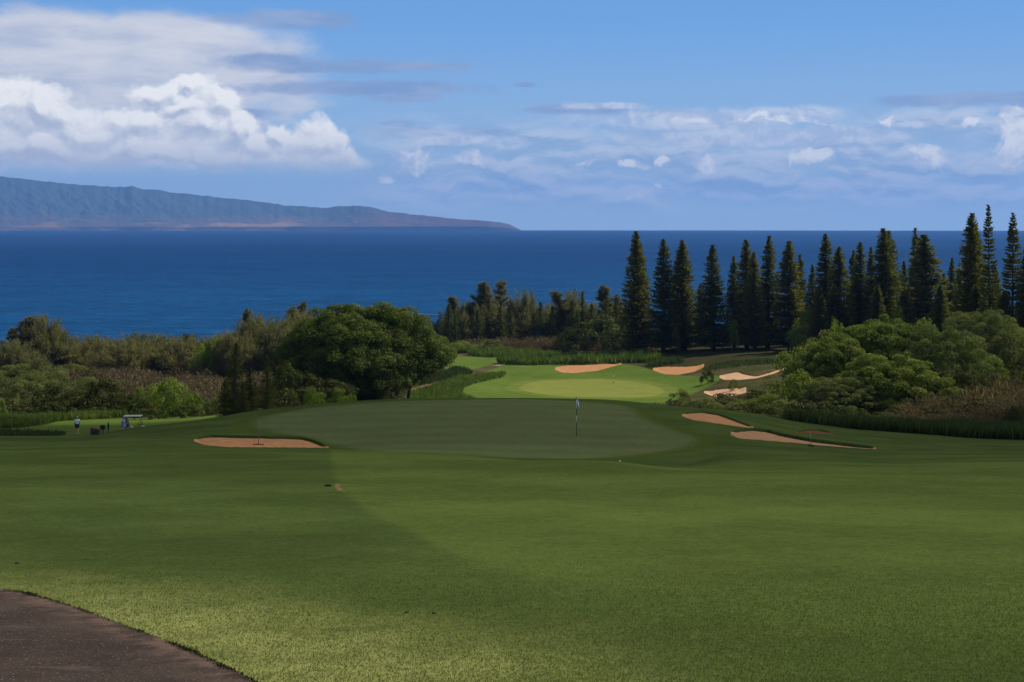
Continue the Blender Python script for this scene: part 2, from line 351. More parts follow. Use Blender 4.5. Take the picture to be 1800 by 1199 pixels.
c = q.mix(lawn, c, l2)
c = q.mix(fgreen, c, q.mix(big, (.175, .198, .042), (.195, .215, .048)))
wc = q.mix(q.ss(q.noise(pos, .12, 5, .65), .4, .6), (.050, .058, .018), (.095, .072, .038))
c = q.mix(wild, c, wc)
c = q.mix(soil, c, q.mix(midn, (.20, .105, .055), (.30, .17, .09)))
c = q.mix(q.m('MULTIPLY', q.attr('thatch_shade').outputs['Fac'], q.ss(sml, .2, .5, .6, 1)), c, (.020, .026, .009))  # thatch on the bunker lips, painted pine shade on the ground
c = tint(q, c, big, .45); c = tint(q, c, midn, .32)
c = tint(q, c, q.noise(pos, 4.5, 5, .7), .55)
c = tint(q, c, sml, .8); c = tint(q, c, fine, 1.1)
p = q.n('ShaderNodeBsdfDiffuse'); q.put(p.inputs[0], c)
bmp = q.n('ShaderNodeBump'); bmp.inputs['Strength'].default_value = .55; bmp.inputs['Distance'].default_value = .012
q.put(bmp.inputs['Height'], q.m('ADD', fine, q.m('MULTIPLY', sml, 2.0))); q.put(p.inputs['Normal'], bmp.outputs[0])
q.out(p.outputs[0])

# ---------------------------------------------------------------- ground sheet
tt = np.concatenate([-np.linspace(1.3, .45, 34)[:-1], np.linspace(-.45, .45, 1040), np.linspace(.45, 1.3, 34)[1:]])
ys = [-25., -18, -12, -8, -5, -3, -1, 1, 2.5]; y = 4.0
while y < 1250:
    ys.append(y)
    y += y * (.010 if y < 40 else .004 if y < 58 else .0018 if y < 125 else .006 if y < 235 else .0032 if y < 400 else .016)
ys = np.array(ys)
YY, TT = np.meshgrid(ys, tt, indexing='ij'); XX = TT * (np.maximum(YY, 0) + 12)
xf, yf = XX.ravel(), YY.ravel()
zf = height(xf, yf)
nr, nc = YY.shape
idx = np.arange(nr * nc).reshape(nr, nc)
Fq = np.stack([idx[:-1, :-1], idx[:-1, 1:], idx[1:, 1:], idx[1:, :-1]], -1).reshape(-1, 4)
def fld(fn, sel):
    r = np.zeros(len(xf)); r[sel] = fn(xf[sel], yf[sel]); return r
nearm = yf < 130
sd1 = np.full(len(xf), 9.); s = (yf > 45) & nearm; sd1[s] = sdf(g1, xf[s], yf[s])
green_a = sstep(.8, -.7, sd1)
fringe_a = sstep(1.5, 1.3, sd1) * sstep(-.1, .1, sd1)
edge_dark = np.exp(-((sd1 - .02) / .16)**2)
far_nearm = yf < 62
sdm = np.full(len(xf), 9.); sdm[far_nearm] = sdf(mowP, xf[far_nearm], yf[far_nearm])
wdt = .12 + 1.6 * sstep(15, 8.5, yf)
fair_a = sstep(wdt, -wdt, sdm) * far_nearm
fair_a = np.maximum(fair_a, .55 * sstep(16, 9, yf))
sdp = np.full(len(xf), 9.); s = yf < 30; sdp[s] = sdline(pedge, xf[s], yf[s])
dry_sun_a = .75 * sstep(2.6, .2, sdp) * sstep(15, 10, yf) + .45 * sstep(11.5, 8.2, yf) * sstep(2.5, -1.5, xf)  # yellowed turf by the path, plus the sunlit foreground painted in
u_ = 900 + F * xf / np.maximum(yf, 2)
lawn_a = np.zeros(len(xf)); s = yf > 130
lawn_a[s] = sstep(.6, -.6, sdf(lawn2, xf[s], yf[s]))
s3 = (yf > 95) & (yf < 190); lawn3_a = np.zeros(len(xf)); lawn3_a[s3] = sstep(.8, -.8, sdf(lawn3, xf[s3], yf[s3]))
fg_a = np.zeros(len(xf)); sdg = np.full(len(xf), 99.); s = (yf > 200) & (yf < 450); sdg[s] = sdf(g2, xf[s], yf[s]); fg_a = sstep(.3, -.3, sdg) + .35 * sstep(3.2, 2.6, sdg) * sstep(-.3, .3, sdg)
wild_a = sstep(128, 142, yf) * (1 - np.maximum(lawn_a, lawn3_a))
soil_a = np.zeros(len(xf)); thatch_shade = np.zeros(len(xf))
s = yf < 45; soil_a[s] += .8 * sstep(.07, .02, sdline(scar, xf[s], yf[s])) * (fbm(xf[s] * 9, yf[s] * 3, 2) > .3)
s = (yf > 180) & (yf < 420); soil_a[s] += .9 * sstep(1.0, .5, sdline(trail, xf[s], yf[s]))
s = (yf > 330) & (yf < 560) & (u_ > 1090); thatch_shade[s] += .62 * sstep(1090, 1150, u_[s]) * sstep(338, 360, yf[s]) * (1 - lawn_a[s])  # darker ground below the pines, their shade painted in
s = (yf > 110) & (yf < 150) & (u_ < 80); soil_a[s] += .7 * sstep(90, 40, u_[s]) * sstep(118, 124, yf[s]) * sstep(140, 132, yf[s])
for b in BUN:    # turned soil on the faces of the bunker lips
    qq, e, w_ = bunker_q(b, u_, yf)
    thatch_shade = np.maximum(thatch_shade, .7 * sstep(-.25, -.02, (qq - 1) * w_) * sstep(.26, .06, (qq - 1) * w_) * (e > -1))
A = np.stack([green_a, fringe_a * (1 - .6 * edge_dark), fair_a * (1 - green_a), np.clip(dry_sun_a, 0, 1)], -1)
B = np.stack([np.clip(lawn_a + lawn3_a * .30 * sstep(168, 160, yf) + lawn3_a * sstep(160, 168, yf), 0, 1), fg_a, wild_a, np.clip(soil_a, 0, 1)], -1)  # left lawn darkened short of the cloud's edge, its shade painted in
V = np.stack([xf, yf, zf], -1)
go = mesh_obj('ground', V, Fq, mg, smooth=True, attrs={'mask_a': ('FLOAT_COLOR', A), 'mask_b': ('FLOAT_COLOR', B), 'thatch_shade': ('FLOAT', thatch_shade)})
tag(go, kind='structure')

# ---------------------------------------------------------------- bunkers: rippled sand sheets lying in their hollows
def sand_mat(name, ca, cb, speck=0):
    m, q = mat(name); pos = q.n('ShaderNodeNewGeometry').outputs['Position']
    n = q.noise(pos, 1.3, 5, .65); f = q.noise(pos, 22, 3, .6)
    c = q.mix(q.ss(n, .3, .7), ca, cb); wv = q.n('ShaderNodeTexWave', wave_type='BANDS', bands_direction='DIAGONAL'); q.put(wv.inputs[0], pos); wv.inputs['Scale'].default_value = .7; wv.inputs['Distortion'].default_value = 5; wv.inputs['Detail'].default_value = 3
    c = tint(q, c, wv.outputs['Fac'], .28); c = tint(q, c, q.noise(pos, 3.0, 5, .7), .8); c = tint(q, c, f, .5)
    if speck: c = q.mix(q.ss(q.noise(pos, 5, 3, .6), .63, .67, 0, .8), c, (.03, .045, .015))
    p = q.n('ShaderNodeBsdfDiffuse'); q.put(p.inputs[0], c)
    b = q.n('ShaderNodeBump'); b.inputs['Strength'].default_value = .8; b.inputs['Distance'].default_value = .05
    q.put(b.inputs['Height'], q.m('ADD', q.noise(pos, 3.5, 4, .6), q.m('MULTIPLY', f, .3))); q.put(p.inputs['Normal'], b.outputs[0])
    q.out(p.outputs[0]); return m
msr = sand_mat('red_sand', (.50, .255, .115), (.39, .19, .085)); msb = sand_mat('pale_sand', (.60, .37, .22), (.50, .29, .16))
msk = sand_mat('weedy_sand', (.46, .26, .135), (.36, .19, .095), 1); msd = sand_mat('dark_sand', (.20, .07, .04), (.16, .06, .035))
BL = [('long red bunker at the left front of the near green, rake in it', msr),
      ('curved red bunker at the right edge of the near green, farther of the neighbouring two', msr),
      ('long tapering bunker right of the near green with weeds growing in its sand', msk),
      ('small dark red bunker tucked in the mound right of the near green', msd),
      ('red bunker behind the far green, half in tree shadow, below the tall grass', msr),
      ('orange bunker at the foot of the tall pines, right of the far green', msr),
      ('pale kidney shaped bunker on the slope beside the large shrubs, upper one', msb),
      ('pale bunker on the slope partly hidden by low shrubs, lower one', msb)]
for b, (lab, m) in zip(BUN, BL):
    ns, nq = 160, 40
    uu = np.linspace(b['u'][0], b['u'][-1], ns); qs = np.linspace(0, 1, nq)
    lo = np.interp(uu, b['u'], b['db']); hi = np.interp(uu, b['u'], b['dt'])
    D = lo[:, None] + (hi - lo)[:, None] * (.004 + .992 * qs[None, :]); U = np.repeat(uu[:, None], nq, 1)
    U = np.clip(U, b['u'][0] + .4, b['u'][-1] - .4)
    x = (U - 900) / F * D
    qe = np.clip((qs[None, :] + 0 * U), 0, 1); e = np.minimum(U - b['u'][0], b['u'][-1] - U); w_ = (hi - lo)[:, None]
    z = base_h(x.ravel(), D.ravel()).reshape(x.shape) - b['depth'] * sstep(0, .55, qe) * sstep(0, 12, e) * np.minimum(w_ / 3, 1)
    z += .012 + .03 * (fbm(x * 1.7, D * 1.1, 3) - .44)
    z[:, 0] -= .03; z[0] -= .02; z[-1] -= .02
    i2 = np.arange(ns * nq).reshape(ns, nq)
    Fb = np.stack([i2[:-1, :-1], i2[1:, :-1], i2[1:, 1:], i2[:-1, 1:]], -1).reshape(-1, 4)
    z += .018
    o = mesh_obj('sand_bunker', np.stack([x, D, z], -1).reshape(-1, 3), Fb, m, smooth=True)
    tag(o, lab, 'bunker')

# ---------------------------------------------------------------- paths
mp, q = mat('path_asphalt'); pos = q.n('ShaderNodeNewGeometry').outputs['Position']
c = q.mix(q.ss(q.noise(pos, .9, 4, .6), .35, .65), (.060, .044, .036), (.088, .066, .052))
c = tint(q, c, q.noise(pos, 45, 2, .6), .9); c = tint(q, c, q.noise(pos, 160, 2, .6), 1.3)
c = q.mix(q.ss(q.noise(pos, 60, 1, .5), .66, .72, 0, .7), c, (.30, .24, .18))
st = q.noise(q.vm('MULTIPLY', pos, (.7, 3.4, 1)), 1.6, 4, .6)
c = q.mix(q.ss(st, .60, .66, 0, .35), c, (.17, .13, .10))
cr = q.m('ABSOLUTE', q.m('SUBTRACT', q.noise(pos, .9, 4, .6, .6), .5))
c = q.mix(q.ss(cr, .003, .001, 0, .25), c, (.018, .014, .012))
c = q.mix(q.ss(q.noise(pos, 2.2, 5, .7), .56, .66, 0, .35), c, (.035, .027, .024))
ed = q.attr('edge').outputs['Fac']
c = q.mix(q.m('MULTIPLY', ed, q.ss(q.noise(pos, 5, 4, .6), .38, .62)), c, (.17, .115, .085))
p = q.n('ShaderNodeBsdfDiffuse'); q.put(p.inputs[0], c)
b_ = q.n('ShaderNodeBump'); b_.inputs['Strength'].default_value = .7; b_.inputs['Distance'].default_value = .006
q.put(b_.inputs['Height'], q.noise(pos, 110, 2, .7)); q.put(p.inputs['Normal'], b_.outputs[0]); q.out(p.outputs[0])
def strip(name, line, w0, w1, m, lift, nw=14, attr=False):
    """ribbon along a line, offset from w0 to w1 metres to the left of its direction"""
    L = np.asarray(line); t = np.gradient(L, axis=0); t /= np.linalg.norm(t, axis=1)[:, None]; nrm = np.stack([-t[:, 1], t[:, 0]], -1)
    ws = np.linspace(0, 1, nw)**1.6
    P = L[:, None, :] + nrm[:, None, :] * (w0 + (w1 - w0) * ws)[None, :, None]
    n, k = P.shape[:2]; x, y = P[..., 0].ravel(), P[..., 1].ravel()
    z = height(x, y) + lift
    i2 = np.arange(n * k).reshape(n, k)
    Fs = np.stack([i2[:-1, :-1], i2[:-1, 1:], i2[1:, 1:], i2[1:, :-1]], -1).reshape(-1, 4)
    edg = np.repeat(sstep(.10, 0, ws)[None, :], n, 0).ravel()
    return mesh_obj(name, np.stack([x, y, z], -1), Fs, m, smooth=True, attrs={'edge': ('FLOAT', edg)} if attr else None)
pe = np.array([np.array([np.interp(t, np.linspace(0, 1, len(pedge)), pedge[:, 0]), np.interp(t, np.linspace(0, 1, len(pedge)), pedge[:, 1])]) for t in np.linspace(0, 1, 260)])
pe[:, 0] += .02 * (fbm(pe[:, 0] * 4, pe[:, 1] * 4, 3) - .44)
tag(strip('cart_path', pe, 0, -3.6, mp, .012, 30, True), kind='structure')
tag(strip('cart_path', np.stack([np.linspace(at(-260, 96), at(128, 138), 60), np.linspace(84, 133, 60)], -1), 0, 4.5, mp, .05), kind='structure')
tag(strip('cart_path', path2, 0, 2.2, sand_mat('grey_path', (.26, .22, .17), (.20, .17, .13)), .06), kind='structure')

# ---------------------------------------------------------------- sea
ms, q = mat('sea'); pos = q.n('ShaderNodeNewGeometry').outputs['Position']
dist = q.vm('LENGTH', pos, out=1)
n1 = q.noise(q.vm('MULTIPLY', pos, (.55, 1, 1)), .035, 5, .7); n2 = q.noise(q.vm('MULTIPLY', pos, (.5, 1, 1)), .0065, 5, .65); n3 = q.noise(q.vm('MULTIPLY', pos, (.35, 1, 1)), .0009, 4, .6)
c = q.mix(q.ss(n3, .3, .7), (.0015, .026, .090), (.003, .036, .125))
c = q.mix(q.ss(dist, 800, 5000, .55, 0), c, (.008, .080, .200))
c = tint(q, c, n2, .9); c = tint(q, c, n1, 1.7); c = tint(q, c, q.noise(q.vm('MULTIPLY', pos, (.6, 1, 1)), .16, 3, .6), 1.6)
foam = q.ss(q.noise(q.vm('MULTIPLY', pos, (.5, 1, 1)), .05, 3, .6), .765, .79)
foam = q.m('MULTIPLY', foam, q.ss(n2, .5, .6, 0, .6))
p = q.n('ShaderNodeBsdfDiffuse'); q.put(p.inputs[0], q.mix(foam, c, (.6, .65, .7)))
gs = q.n('ShaderNodeBsdfGlossy'); gs.inputs['Roughness'].default_value = .35; gs.inputs[0].default_value = (.55, .75, 1, 1)
b_ = q.n('ShaderNodeBump'); b_.inputs['Strength'].default_value = 1; b_.inputs['Distance'].default_value = 2.5
q.put(b_.inputs['Height'], q.m('ADD', n1, q.m('MULTIPLY', n2, 3.0))); q.put(p.inputs['Normal'], b_.outputs[0]); q.put(gs.inputs['Normal'], b_.outputs[0])
mx = q.n('ShaderNodeMixShader'); mx.inputs[0].default_value = .035; q.nt.links.new(p.outputs[0], mx.inputs[1]); q.nt.links.new(gs.outputs[0], mx.inputs[2]); q.out(mx.outputs[0])
R = 20000; a_ = np.linspace(0, 2 * math.pi, 721)[:-1]; rr = [0.5, 300, 1000, 3000, 8000, R]
V = np.array([(r * math.sin(t), r * math.cos(t), 0) for r in rr for t in a_]); n = 720
Fs = np.array([(i * n + j, i * n + (j + 1) % n, (i + 1) * n + (j + 1) % n, (i + 1) * n + j) for i in range(5) for j in range(n)])
tag(mesh_obj('sea', V, Fs, ms), kind='structure')

# ---------------------------------------------------------------- far island
prof = [(-700,275),(-400,290),(-100,302),(0,309.5),(40,314),(60,317),(140,325),(220,329),(232,326.5),(250,332),(280,334),(300,338),(380,346),(460,355),(500,361),(540,363.5),(570,365),(600,363),(620,361.5),(650,364),(680,372),(760,380),(800,385),(840,387),(880,391),(895,394),(905,399),(914,403.5)]
nu, nd = 1100, 170
uu = np.linspace(-700, 916, nu); vt = np.interp(uu, *zip(*prof))
vt = vt + (fbm(uu * .09, uu * 0 + 3, 4) - .46) * 3.0 * sstep(916, 700, uu)
D0 = 18850 - 300 * fbm(uu * .006, uu * 0, 3) + 250
D0 = np.where(uu > 860, D0 + 350 * ((uu - 860) / 56), D0)
depth = 250 + 1900 * sstep(916, 300, uu)
tq = np.linspace(0, 1.25, nd)
U, Q = np.meshgrid(uu, tq, indexing='ij'); DD = D0[:, None] + depth[:, None] * Q
top = (V0 - vt)[:, None] / F * (D0 + depth)[:, None] + 100
shape = np.where(Q <= 1, np.clip(Q, 0, 1)**.85, 1 - ((Q - 1) / .25)**2 * 1.05)
gul = fbm(U * .05 + 40, Q * 7.0, 5) - .46; g2n = np.abs(fbm(U * .035 + 9 + Q * 2, Q * 3.5, 5) - .46)
Zi = top * shape + top * (gul * .10 + g2n * -.14 + .01) * (np.clip(Q, 0, 1) * (1 - np.clip(Q, 0, 1)) * 3.2)
cl = sstep(0, .03, Q) * np.minimum(60, top * .45)
Zi = np.maximum(Zi, cl * (Q < 1.1)); Zi[:, 0] = -3
Zi[-1] = -3
Xi = (U - 900) / F * DD
i2 = np.arange(nu * nd).reshape(nu, nd); Fi = np.stack([i2[:-1, :-1], i2[1:, :-1], i2[1:, 1:], i2[:-1, 1:]], -1).reshape(-1, 4)
mi, q = mat('island_land'); pos = q.n('ShaderNodeNewGeometry').outputs['Position']; hgt = q.sep(pos)[2]; ax = q.sep(pos)[0]
nz = q.noise(q.vm('MULTIPLY', pos, (1, .35, 5)), .0014, 7, .66); hh = q.m('MULTIPLY_ADD', q.m('SUBTRACT', nz, .5), 480, hgt)
c = q.mix(q.ss(hh, 90, 260), (.165, .130, .105), (.085, .118, .108))
c = q.mix(q.ss(q.noise(q.vm('MULTIPLY', pos, (1, .3, 5)), .0028, 6, .7), .52, .62), c, (.085, .125, .105))
c = q.mix(q.m('MULTIPLY', q.ss(q.noise(q.vm('MULTIPLY', pos, (1, .3, 6)), .0014, 6, .6), .50, .60), q.ss(hgt, 210, 60)), c, (.38, .24, .13))
c = q.mix(q.ss(ax, -3500, -600), c, q.mix(q.ss(nz, .4, .6), (.17, .095, .085), (.12, .105, .09)))
p = q.n('ShaderNodeBsdfDiffuse'); q.put(p.inputs[0], c); q.out(p.outputs[0])
tag(mesh_obj('island', np.stack([Xi, DD, Zi], -1).reshape(-1, 3), Fi, mi, smooth=True), 'long sloping brown and green island on the horizon across the water', 'island', kind='structure')

# ---------------------------------------------------------------- haze: one box of pale air round the whole scene
mh, q = mat('haze'); vol = q.n('ShaderNodeVolumePrincipled')
vol.inputs['Color'].default_value = (.17, .42, 1, 1); vol.inputs['Density'].default_value = 4.0e-5; vol.inputs['Anisotropy'].default_value = .1
q.out(None, vol.outputs[0])
hx = 24000; zt, zb = 790, -31
V = [(-hx, -hx, zb), (hx, -hx, zb), (hx, hx, zb), (-hx, hx, zb), (-hx, -hx, zt), (hx, -hx, zt), (hx, hx, zt), (-hx, hx, zt)]
tag(mesh_obj('haze', V, [(3, 2, 1, 0), (4, 5, 6, 7), (0, 1, 5, 4), (1, 2, 6, 5), (2, 3, 7, 6), (3, 0, 4, 7)], mh), kind='stuff')

# ---------------------------------------------------------------- the cloud that shades the near ground, up towards the sun
ZC = 1000.0
off = S / S.z * (ZC - 90)
def cast(p):
    k = (90 - gz(p[0], min(p[1], 400))) / S.z; return (p[0] + S.x * k, p[1] + S.y * k)
foot = catmull([(-400, -260), (300, -260), (330, 60), (150, 182), (78, 168), (45, 152), (24, 132), (8, 122), (-14, 122), (-22, 130), (-28, 156), (-36, 167), (-60, 170), (-120, 172), (-300, 175), (-420, 120)], 14)
foot = np.array([cast(p) for p in foot])
mc, q = mat('cloud'); oc = q.n('ShaderNodeTexCoord').outputs['Object']
t1 = q.n('ShaderNodeBsdfTransparent'); d1 = q.n('ShaderNodeBsdfDiffuse'); d1.inputs[0].default_value = (.9, .9, .9, 1)
t2 = q.n('ShaderNodeBsdfTranslucent'); t2.inputs[0].default_value = (.9, .9, .9, 1)
yo = q.sep(oc)[1]; xo = q.sep(oc)[0]
thin = q.m('ADD', q.ss(q.noise(oc, .016, 3, .5), .35, .7, .62, .80), q.m('MULTIPLY', q.ss(yo, 26, 6, 0, .42), q.ss(xo, 2.2, -2.5, .25, 1)))
thin = q.m('SUBTRACT', thin, q.ss(yo, 52, 76, 0, .16))
mxa = q.n('ShaderNodeMixShader'); mxa.inputs[0].default_value = .5; q.nt.links.new(d1.outputs[0], mxa.inputs[1]); q.nt.links.new(t2.outputs[0], mxa.inputs[2])
mxb = q.n('ShaderNodeMixShader'); q.put(mxb.inputs[0], thin); q.nt.links.new(mxa.outputs[0], mxb.inputs[1]); q.nt.links.new(t1.outputs[0], mxb.inputs[2]); q.out(mxb.outputs[0])
cen = foot.mean(0); nf = len(foot); rings = [0, .2, .4, .6, .8, .93, 1]
V = []; 
for side in (1, -1):
    for r in rings[1:]:
        for i, pnt in enumerate(foot):
            xy = cen + (pnt - cen) * r; hgt = math.sqrt(max(0, 1 - r**4)) * (45 if side > 0 else 10) * (.6 + .8 * float(vnoise(np.array([xy[0] * .02]), np.array([xy[1] * .02]))[0]))
            V.append((xy[0], xy[1], side * hgt))
    V.append((cen[0], cen[1], side * 45 if side > 0 else -10))
blk = nf * 6 + 1; Fc = []
for sd_, base in ((1, 0), (-1, blk)):
    for r in range(5):
        for i in range(nf):
            f = [base + r * nf + i, base + (r + 1) * nf + i, base + (r + 1) * nf + (i + 1) % nf, base + r * nf + (i + 1) % nf]
            Fc.append(f if sd_ > 0 else f[::-1])
    for i in range(nf): Fc.append([base + blk - 1, base + i, base + (i + 1) % nf][::sd_])
# single transmission: the thin material acts on the lower skin, the upper skin is open at the rim
Fc2 = [f for f in Fc]
o = mesh_obj('cloud', V, Fc2, mc, smooth=True); o.location = (off.x, off.y, ZC); tag(o, kind='structure')
# ---------------------------------------------------------------- foliage
def leafmat(name, ca, cb, cc=None, trans=.35):
    m, q = mat(name); t = q.attr('tone').outputs['Fac']
    oi = q.n('ShaderNodeObjectInfo').outputs['Random']
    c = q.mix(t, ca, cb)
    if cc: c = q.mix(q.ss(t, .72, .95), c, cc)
    c = q.mix(1.0, c, q.comb(q.m('MULTIPLY_ADD', oi, .35, .85), q.m('MULTIPLY_ADD', oi, .22, .9), q.m('MULTIPLY_ADD', oi, .2, .88)), 'MULTIPLY')
    d = q.n('ShaderNodeBsdfDiffuse'); q.put(d.inputs[0], c)
    tr = q.n('ShaderNodeBsdfTranslucent'); q.put(tr.inputs[0], q.mix(1.0, c, (1.1, 1.25, .6), 'MULTIPLY'))
    gl = q.n('ShaderNodeBsdfGlossy'); gl.inputs['Roughness'].default_value = .55; gl.inputs[0].default_value = (.6, .6, .45, 1)
    a = q.n('ShaderNodeMixShader'); a.inputs[0].default_value = trans; q.nt.links.new(d.outputs[0], a.inputs[1]); q.nt.links.new(tr.outputs[0], a.inputs[2])
    b = q.n('ShaderNodeMixShader'); b.inputs[0].default_value = .015; q.nt.links.new(a.outputs[0], b.inputs[1]); q.nt.links.new(gl.outputs[0], b.inputs[2])
    q.out(b.outputs[0]); return m
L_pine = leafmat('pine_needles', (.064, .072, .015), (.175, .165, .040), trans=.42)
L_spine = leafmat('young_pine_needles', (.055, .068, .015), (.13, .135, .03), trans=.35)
L_she = leafmat('sheoak_needles', (.105, .102, .050), (.22, .195, .100), trans=.45)
L_big = leafmat('banyan_leaves', (.062, .088, .016), (.165, .195, .040), (.24, .26, .06), trans=.42)
L_green = leafmat('green_leaves', (.085, .118, .024), (.20, .225, .048), (.28, .30, .07), trans=.45)
L_bright = leafmat('bright_leaves', (.10, .15, .025), (.22, .28, .045), (.33, .34, .07), trans=.45)
L_olive = leafmat('olive_leaves', (.082, .102, .034), (.19, .20, .068), (.26, .25, .09), trans=.45)
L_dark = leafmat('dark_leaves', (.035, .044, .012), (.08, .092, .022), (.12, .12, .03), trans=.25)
L_brown = leafmat('dry_twigs', (.085, .058, .036), (.165, .120, .078), (.24, .18, .11), trans=.3)
L_reed = leafmat('tall_grass_blades', (.055, .088, .020), (.13, .175, .040), (.24, .28, .08), trans=.4)
L_dreed = leafmat('shade_grass_blades', (.030, .050, .016), (.075, .10, .03), (.14, .15, .06), trans=.3)  # darker copy of the tall grass, shade put into its colour
mb, q = mat('bark'); pos = q.n('ShaderNodeNewGeometry').outputs['Position']
c = q.mix(q.noise(q.vm('MULTIPLY', pos, (4, 4, 1.2)), 2.0, 4, .65), (.05, .038, .028), (.17, .135, .105))
p = q.n('ShaderNodeBsdfDiffuse'); q.put(p.inputs[0], c); q.out(p.outputs[0])

def unit(a): return a / (np.linalg.norm(a, axis=-1, keepdims=True) + 1e-9)
def leaf_arr(P, A, Bv, L, W, tone):
    """rhombic leaves: centres P, long axis A, side axis Bv"""
    A = unit(A) * (np.asarray(L)[..., None] if np.ndim(L) else L) * .5; Bv = unit(Bv) * (np.asarray(W)[..., None] if np.ndim(W) else W) * .5
    V = np.stack([P - A, P + Bv - A * .15, P + A, P - Bv - A * .15], 1)
    return V.reshape(-1, 3), np.repeat(np.clip(tone, 0, 1), 4)
class Fol:
    def __init__(s): s.V = []; s.t = []
    def add(s, P, A, B, L, W, tone):
        v, t = leaf_arr(P, A, B, L, W, tone); s.V.append(v.astype(np.float32)); s.t.append(t.astype(np.float32))
    def arrays(s): return np.concatenate(s.V), np.concatenate(s.t)
    def obj(s, name, m, parent=None):
        V, t = s.arrays(); n = len(V) // 4
        return mesh_obj(name, V, np.arange(n * 4).reshape(n, 4), m, parent, attrs={'tone': ('FLOAT', t)})
def rnd(n, k=3): return rng.normal(size=(n, k))
def clump(fo, c, r, n, leaf, tone, flat=.7, up=.35, aspect=.5):
    """a lump of leaves: shell of an uneven ellipsoid, thinner below"""
    d = unit(rnd(n)); d[:, 2] = np.where((d[:, 2] < -.2) & (rng.random(n) < .6), -d[:, 2], d[:, 2])
    rad = r * (.55 + .5 * rng.random(n)**.6)
    P = np.array(c) + d * rad[:, None] * np.array([1, 1, flat])
    nrm = unit(d + rnd(n) * .55 + np.array([0, 0, up])); A = unit(np.cross(nrm, rnd(n))); B = np.cross(nrm, A)
    L = leaf * (.7 + .7 * rng.random(n))
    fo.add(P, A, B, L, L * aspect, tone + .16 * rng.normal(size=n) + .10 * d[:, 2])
def tubes(name, segs, m=None, parent=None, k=7):
    """tapered tubes; segs = list of point lists with radii [(x,y,z,r),...]"""
    V = []; Fc = []
    for P in segs:
        P = np.asarray(P, float); b0 = len(V)
        for i, p in enumerate(P):
            t = P[min(i + 1, len(P) - 1), :3] - P[max(i - 1, 0), :3]; t /= np.linalg.norm(t) + 1e-9
            a = np.cross(t, (1, 0, 0) if abs(t[0]) < .8 else (0, 1, 0)); a /= np.linalg.norm(a); b = np.cross(t, a)
            for j in range(k):
                an = 2 * math.pi * j / k; V.append(p[:3] + p[3] * (math.cos(an) * a + math.sin(an) * b))
        for i in range(len(P) - 1):
            for j in range(k):
                Fc.append([b0 + i * k + j, b0 + i * k + (j + 1) % k, b0 + (i + 1) * k + (j + 1) % k, b0 + (i + 1) * k + j])
        Fc.append([b0 + j for j in range(k)][::-1]); Fc.append([b0 + (len(P) - 1) * k + j for j in range(k)])
    return mesh_obj(name, V, Fc, m or mb, parent, smooth=True)
def curve_pts(p0, d0, L, r0, r1, n=6, bend=(0, 0, .3), wob=.08):
    P = []; p = np.array(p0, float); d = unit(np.array(d0, float))
    for i in range(n + 1):
        P.append((*p, r0 + (r1 - r0) * i / n)); p = p + d * L / n; d = unit(d + np.array(bend) / n + rng.normal(size=3) * wob)
    return P

# ---- pines (unit: 30 m tall, origin at the base)
def make_pine(Ht=30, R=3.5, z0=.045, step=.38, nb=13, lf=.50, power=.64, ropes=False, m=None):
    root = empty('cook_pine'); f = Fol()
    sw = [(.25 * math.sin(z * 2.1), .25 * math.cos(z * 1.7) - .25) for z in np.linspace(0, 1, 9)]
    tubes('trunk', [[(sw[i][0], sw[i][1], Ht * i / 8.2, .40 * (1 - i / 8.6) + .03) for i in range(9)]], parent=root)
    z = Ht * z0
    while z < Ht * .995:
        t = z / Ht; r = R * (1 - t)**power * (1 if t > .15 else .85 + t)
        r = min(r, R) * (.9 + .2 * rng.random())
        ox = np.interp(t, np.linspace(0, 1, 9), [a[0] for a in sw]); oy = np.interp(t, np.linspace(0, 1, 9), [a[1] for a in sw])
        n_b = max(4, int(nb * (.6 + .4 * r / R)))
        for k in range(n_b):
            ph = rng.random() * 6.283; rb = r * (.74 + .36 * rng.random()) ; K = max(5, int(rb * (11 if not ropes else 15)))
            s = np.sort(.12 + .9 * rng.random(K)) if not ropes else .3 + .72 * rng.random(K)
            P = np.stack([ox + math.cos(ph) * rb * s, oy + math.sin(ph) * rb * s, z - .16 * rb * s + .30 * rb * s**2.2], -1)
            P += rng.normal(size=P.shape) * (.07 if ropes else .10)
            dirv = np.array([math.cos(ph), math.sin(ph), 0]) + np.stack([0 * s, 0 * s, .1 + .9 * s], -1)
            A = unit(dirv + rnd(K) * .35); B = np.cross(A, rnd(K))
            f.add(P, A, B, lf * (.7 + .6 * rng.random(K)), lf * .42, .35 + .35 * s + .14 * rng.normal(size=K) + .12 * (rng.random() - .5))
        z += step * (.7 + .55 * rng.random() + (.5 if rng.random() < .07 else 0)) * (1 if t < .8 else .8)
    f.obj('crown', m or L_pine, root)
    return root
